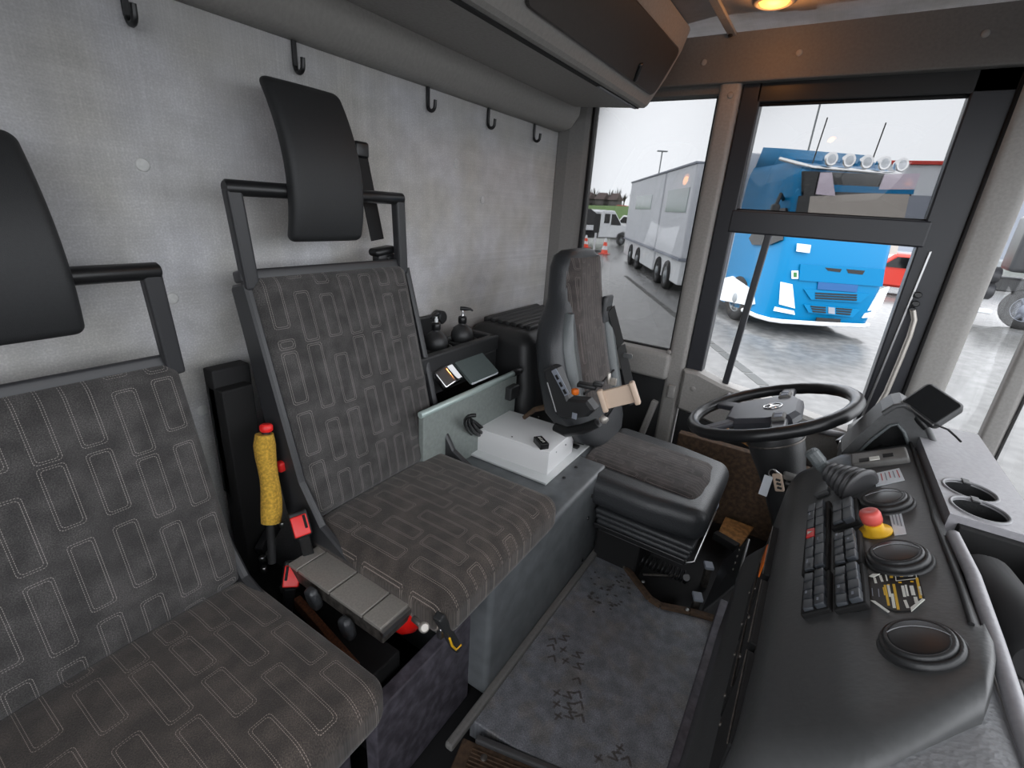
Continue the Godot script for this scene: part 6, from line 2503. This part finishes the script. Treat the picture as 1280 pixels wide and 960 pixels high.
	# tall lamp posts
	for q in [[826, 250, 828, 189, 46.0, "thin lamp post rising behind the white trailers"], [995, 250, 1026, 127, 38.0, "tall lamp post behind the blue tractor unit"]]:
		var lo := at_x(q[0], q[1], q[4])
		var hi := at_x(q[2], q[3], q[4])
		var base := Vector3(hi.x, ROAD, hi.z)
		o = thing("lamp_post", q[5], "lamp post", base)
		st = begin()
		cyl(st, base, hi, 0.055, 8)
		part(st, "pole", M.pole_grey, o)
		st = begin()
		rbox(st, Transform3D(Basis(Vector3.UP, 0.5), hi), Vector3(0.3, 0.1, 0.9), 0.04, 1)
		part(st, "head", M.pole_grey, o)
	# trees and roofs along the bank
	rng.seed = 21
	for k in 9:
		var px := 712.0 + k * 9.6 + rng.randf_range(-0.8, 0.8)
		var f := at_x(px, 262, 118.0)
		f.y = 2.7
		var hgt := rng.randf_range(2.5, 4.5)
		o = thing("bare_tree", "bare grey-brown tree on the bank beyond the yard", "tree", f, "bare trees beyond the yard")
		st = begin()
		cyl(st, f, f + Vector3(0, hgt * 0.5, 0), 0.15, 6)
		part(st, "trunk", M.bark, o)
		st = begin()
		for j in 26:
			var dir := Vector3(rng.randf_range(-0.5, 0.5), rng.randf_range(0.4, 1.3), rng.randf_range(-0.5, 0.5)).normalized()
			var s0 := f + Vector3(0, hgt * rng.randf_range(0.25, 0.55), 0)
			tube(st, [s0, s0 + dir * hgt * 0.28, s0 + dir * hgt * 0.45 + Vector3(0, hgt * 0.08, 0)], [0.08, 0.05, 0.02], 4)
		part(st, "branches", M.bark, o)
	for k in 3:
		var f := at_x([731.0, 752.0, 768.0][k], 262, 106.0)
		f.y = 2.6
		o = thing("farm_house", ["dark low farm house with a pitched roof on the bank", "small dark barn beside the farm house", "grey shed at the end of the bank"][k], "house", f)
		var wd := [3.0, 1.8, 1.5]
		st = begin()
		box(st, f + Vector3(-2, -0.5, -wd[k] / 2), f + Vector3(2, 1.3, wd[k] / 2))
		part(st, "wall", M.house_wall, o)
		st = begin()
		var hw: float = wd[k] / 2 + 0.3
		loft(st, [[f + Vector3(-2.3, 1.2, -hw), f + Vector3(0, 2.6, -hw * 0.8), f + Vector3(2.3, 1.2, -hw)], [f + Vector3(-2.3, 1.2, hw), f + Vector3(0, 2.6, hw * 0.8), f + Vector3(2.3, 1.2, hw)]], true, true, -1)
		part(st, "roof", M.roof_tile, o)
	# parked cars behind the pickup and beyond the blue truck
	for q in [[786, 287, 42.0, "white_paint", "white van parked behind the pickup"], [775, 264, 88.0, "car_red", "small red vehicle far behind the pickup"], [767, 257, 126.0, "white_paint", "small white car at the foot of the bank"]]:
		var f := at_x(q[0], q[1], q[2])
		var gy := ROAD if q[2] < 60 else (1.2 if q[3] == "car_red" else 2.75)
		f.y = gy
		parked_car(f, M[q[3]], q[4], 2.0 if q[2] < 60 else 1.4)
	parked_car(at_y(1133, 372, ROAD), M.car_red, "red car parked beyond the blue tractor unit", 1.45)
	# low-loader and containers in the right background
	var far := at_y(1145, 352, ROAD)
	o = thing("flatbed_trailer", "pale flatbed trailer standing behind the red car", "trailer", far)
	st = begin()
	rbox(st, Transform3D(Basis(), far + Vector3(2, 1.1, 2.0)), Vector3(2.4, 0.3, 9.0), 0.04, 1)
	part(st, "deck", M.pole_grey, o)
	st = begin()
	rbox(st, Transform3D(Basis(), far + Vector3(3.2, 2.6, 2.0)), Vector3(0.1, 2.8, 9.0), 0.02, 1)
	part(st, "headboard", M.print_grey, o)
	for k in 3:
		wheel(o, far + Vector3(0.8, 0.48, 0.2 + k * 1.2), Vector3(-1, 0, 0), 0.48)
	# white hall with a red fascia behind
	var hall := thing("depot_hall", "long pale hall with a red fascia behind the blue tractor unit", "building", Vector3(70, ROAD, 16))
	st = begin()
	box(st, Vector3(66, ROAD, 4.0), Vector3(80, 7.8, 42), 0.1)
	part(st, "wall", M.trailer_white, hall)
	st = begin()
	box(st, Vector3(65.7, 7.75, 3.8), Vector3(66.1, 8.1, 42.2), 0.05)
	part(st, "fascia", M.car_red, hall)
	for k in 7:
		st = begin()
		box(st, Vector3(65.8, ROAD, 6.0 + k * 5.0), Vector3(66.1, 4.2, 9.4 + k * 5.0), 0.03)
		part(st, "dock_door", M.slate, hall)
	# dark truck chassis seen through the corner pane
	var w := at_y(1273, 412, ROAD)
	o = thing("dark_truck", "dark grey truck chassis standing on the yard beyond the corner pane", "truck", w)
	wheel(o, w + Vector3(0, 0.52, 0), Vector3(-1, 0, -0.1).normalized(), 0.52, 0.3, M.print_grey)
	wheel(o, w + Vector3(0.2, 0.52, 1.5), Vector3(-1, 0, -0.1).normalized(), 0.52, 0.3, M.print_grey)
	st = begin()
	rbox(st, Transform3D(Basis(Vector3.UP, -0.1), w + Vector3(0.7, 1.05, 0.2)), Vector3(1.0, 0.35, 4.4), 0.04, 1)
	part(st, "chassis", M.black_plastic, o)
	for k in 2:
		st = begin()
		cyl(st, w + Vector3(0.3, 0.85 + 0.42 * k, -1.9), w + Vector3(0.3, 0.85 + 0.42 * k, -0.7), 0.22, 16, 0.05)
		part(st, "air_tank", M.frame_blue_black, o)
	st = begin()
	rbox(st, Transform3D(Basis(Vector3.UP, -0.1), w + Vector3(0.6, 2.1, 0.4)), Vector3(1.6, 1.4, 2.0), 0.1, 2)
	part(st, "body", M.seat_frame, o)
	st = begin()
	rbox(st, Transform3D(Basis(Vector3.UP, -0.1), w + Vector3(0.2, 0.35, -1.3)), Vector3(0.3, 0.12, 1.4), 0.03, 1)
	part(st, "side_guard", M.truck_white, o)

func parked_car(f: Vector3, m: Material, label: String, h: float) -> void:
	var o := thing("parked_car", label, "car", f)
	var t := Transform3D(Basis(Vector3(0, 0, 1), Vector3.UP, Vector3(-1, 0, 0)), f)
	var st := begin()
	plate(st, t, v2([[-2.1, 0.3], [-2.15, 0.75], [-1.9, h * 0.62], [-1.2, h * 0.66], [-0.7, h], [0.9, h], [1.6, h * 0.66], [2.1, h * 0.6], [2.15, 0.3]]), -1.7, 0.08)
	part(st, "body", m, o)
	st = begin()
	plate(st, Transform3D(t.basis, f - Vector3(0.03, 0, 0)), v2([[-1.0, h * 0.68], [-0.62, h * 0.93], [0.8, h * 0.93], [1.35, h * 0.68]]), -0.05)
	part(st, "window", M.dark_glass, o)
	for x in [-1.3, 1.35]:
		wheel(o, f + Vector3(-0.02, 0.32, x), Vector3(-1, 0, 0), 0.32, 0.2)
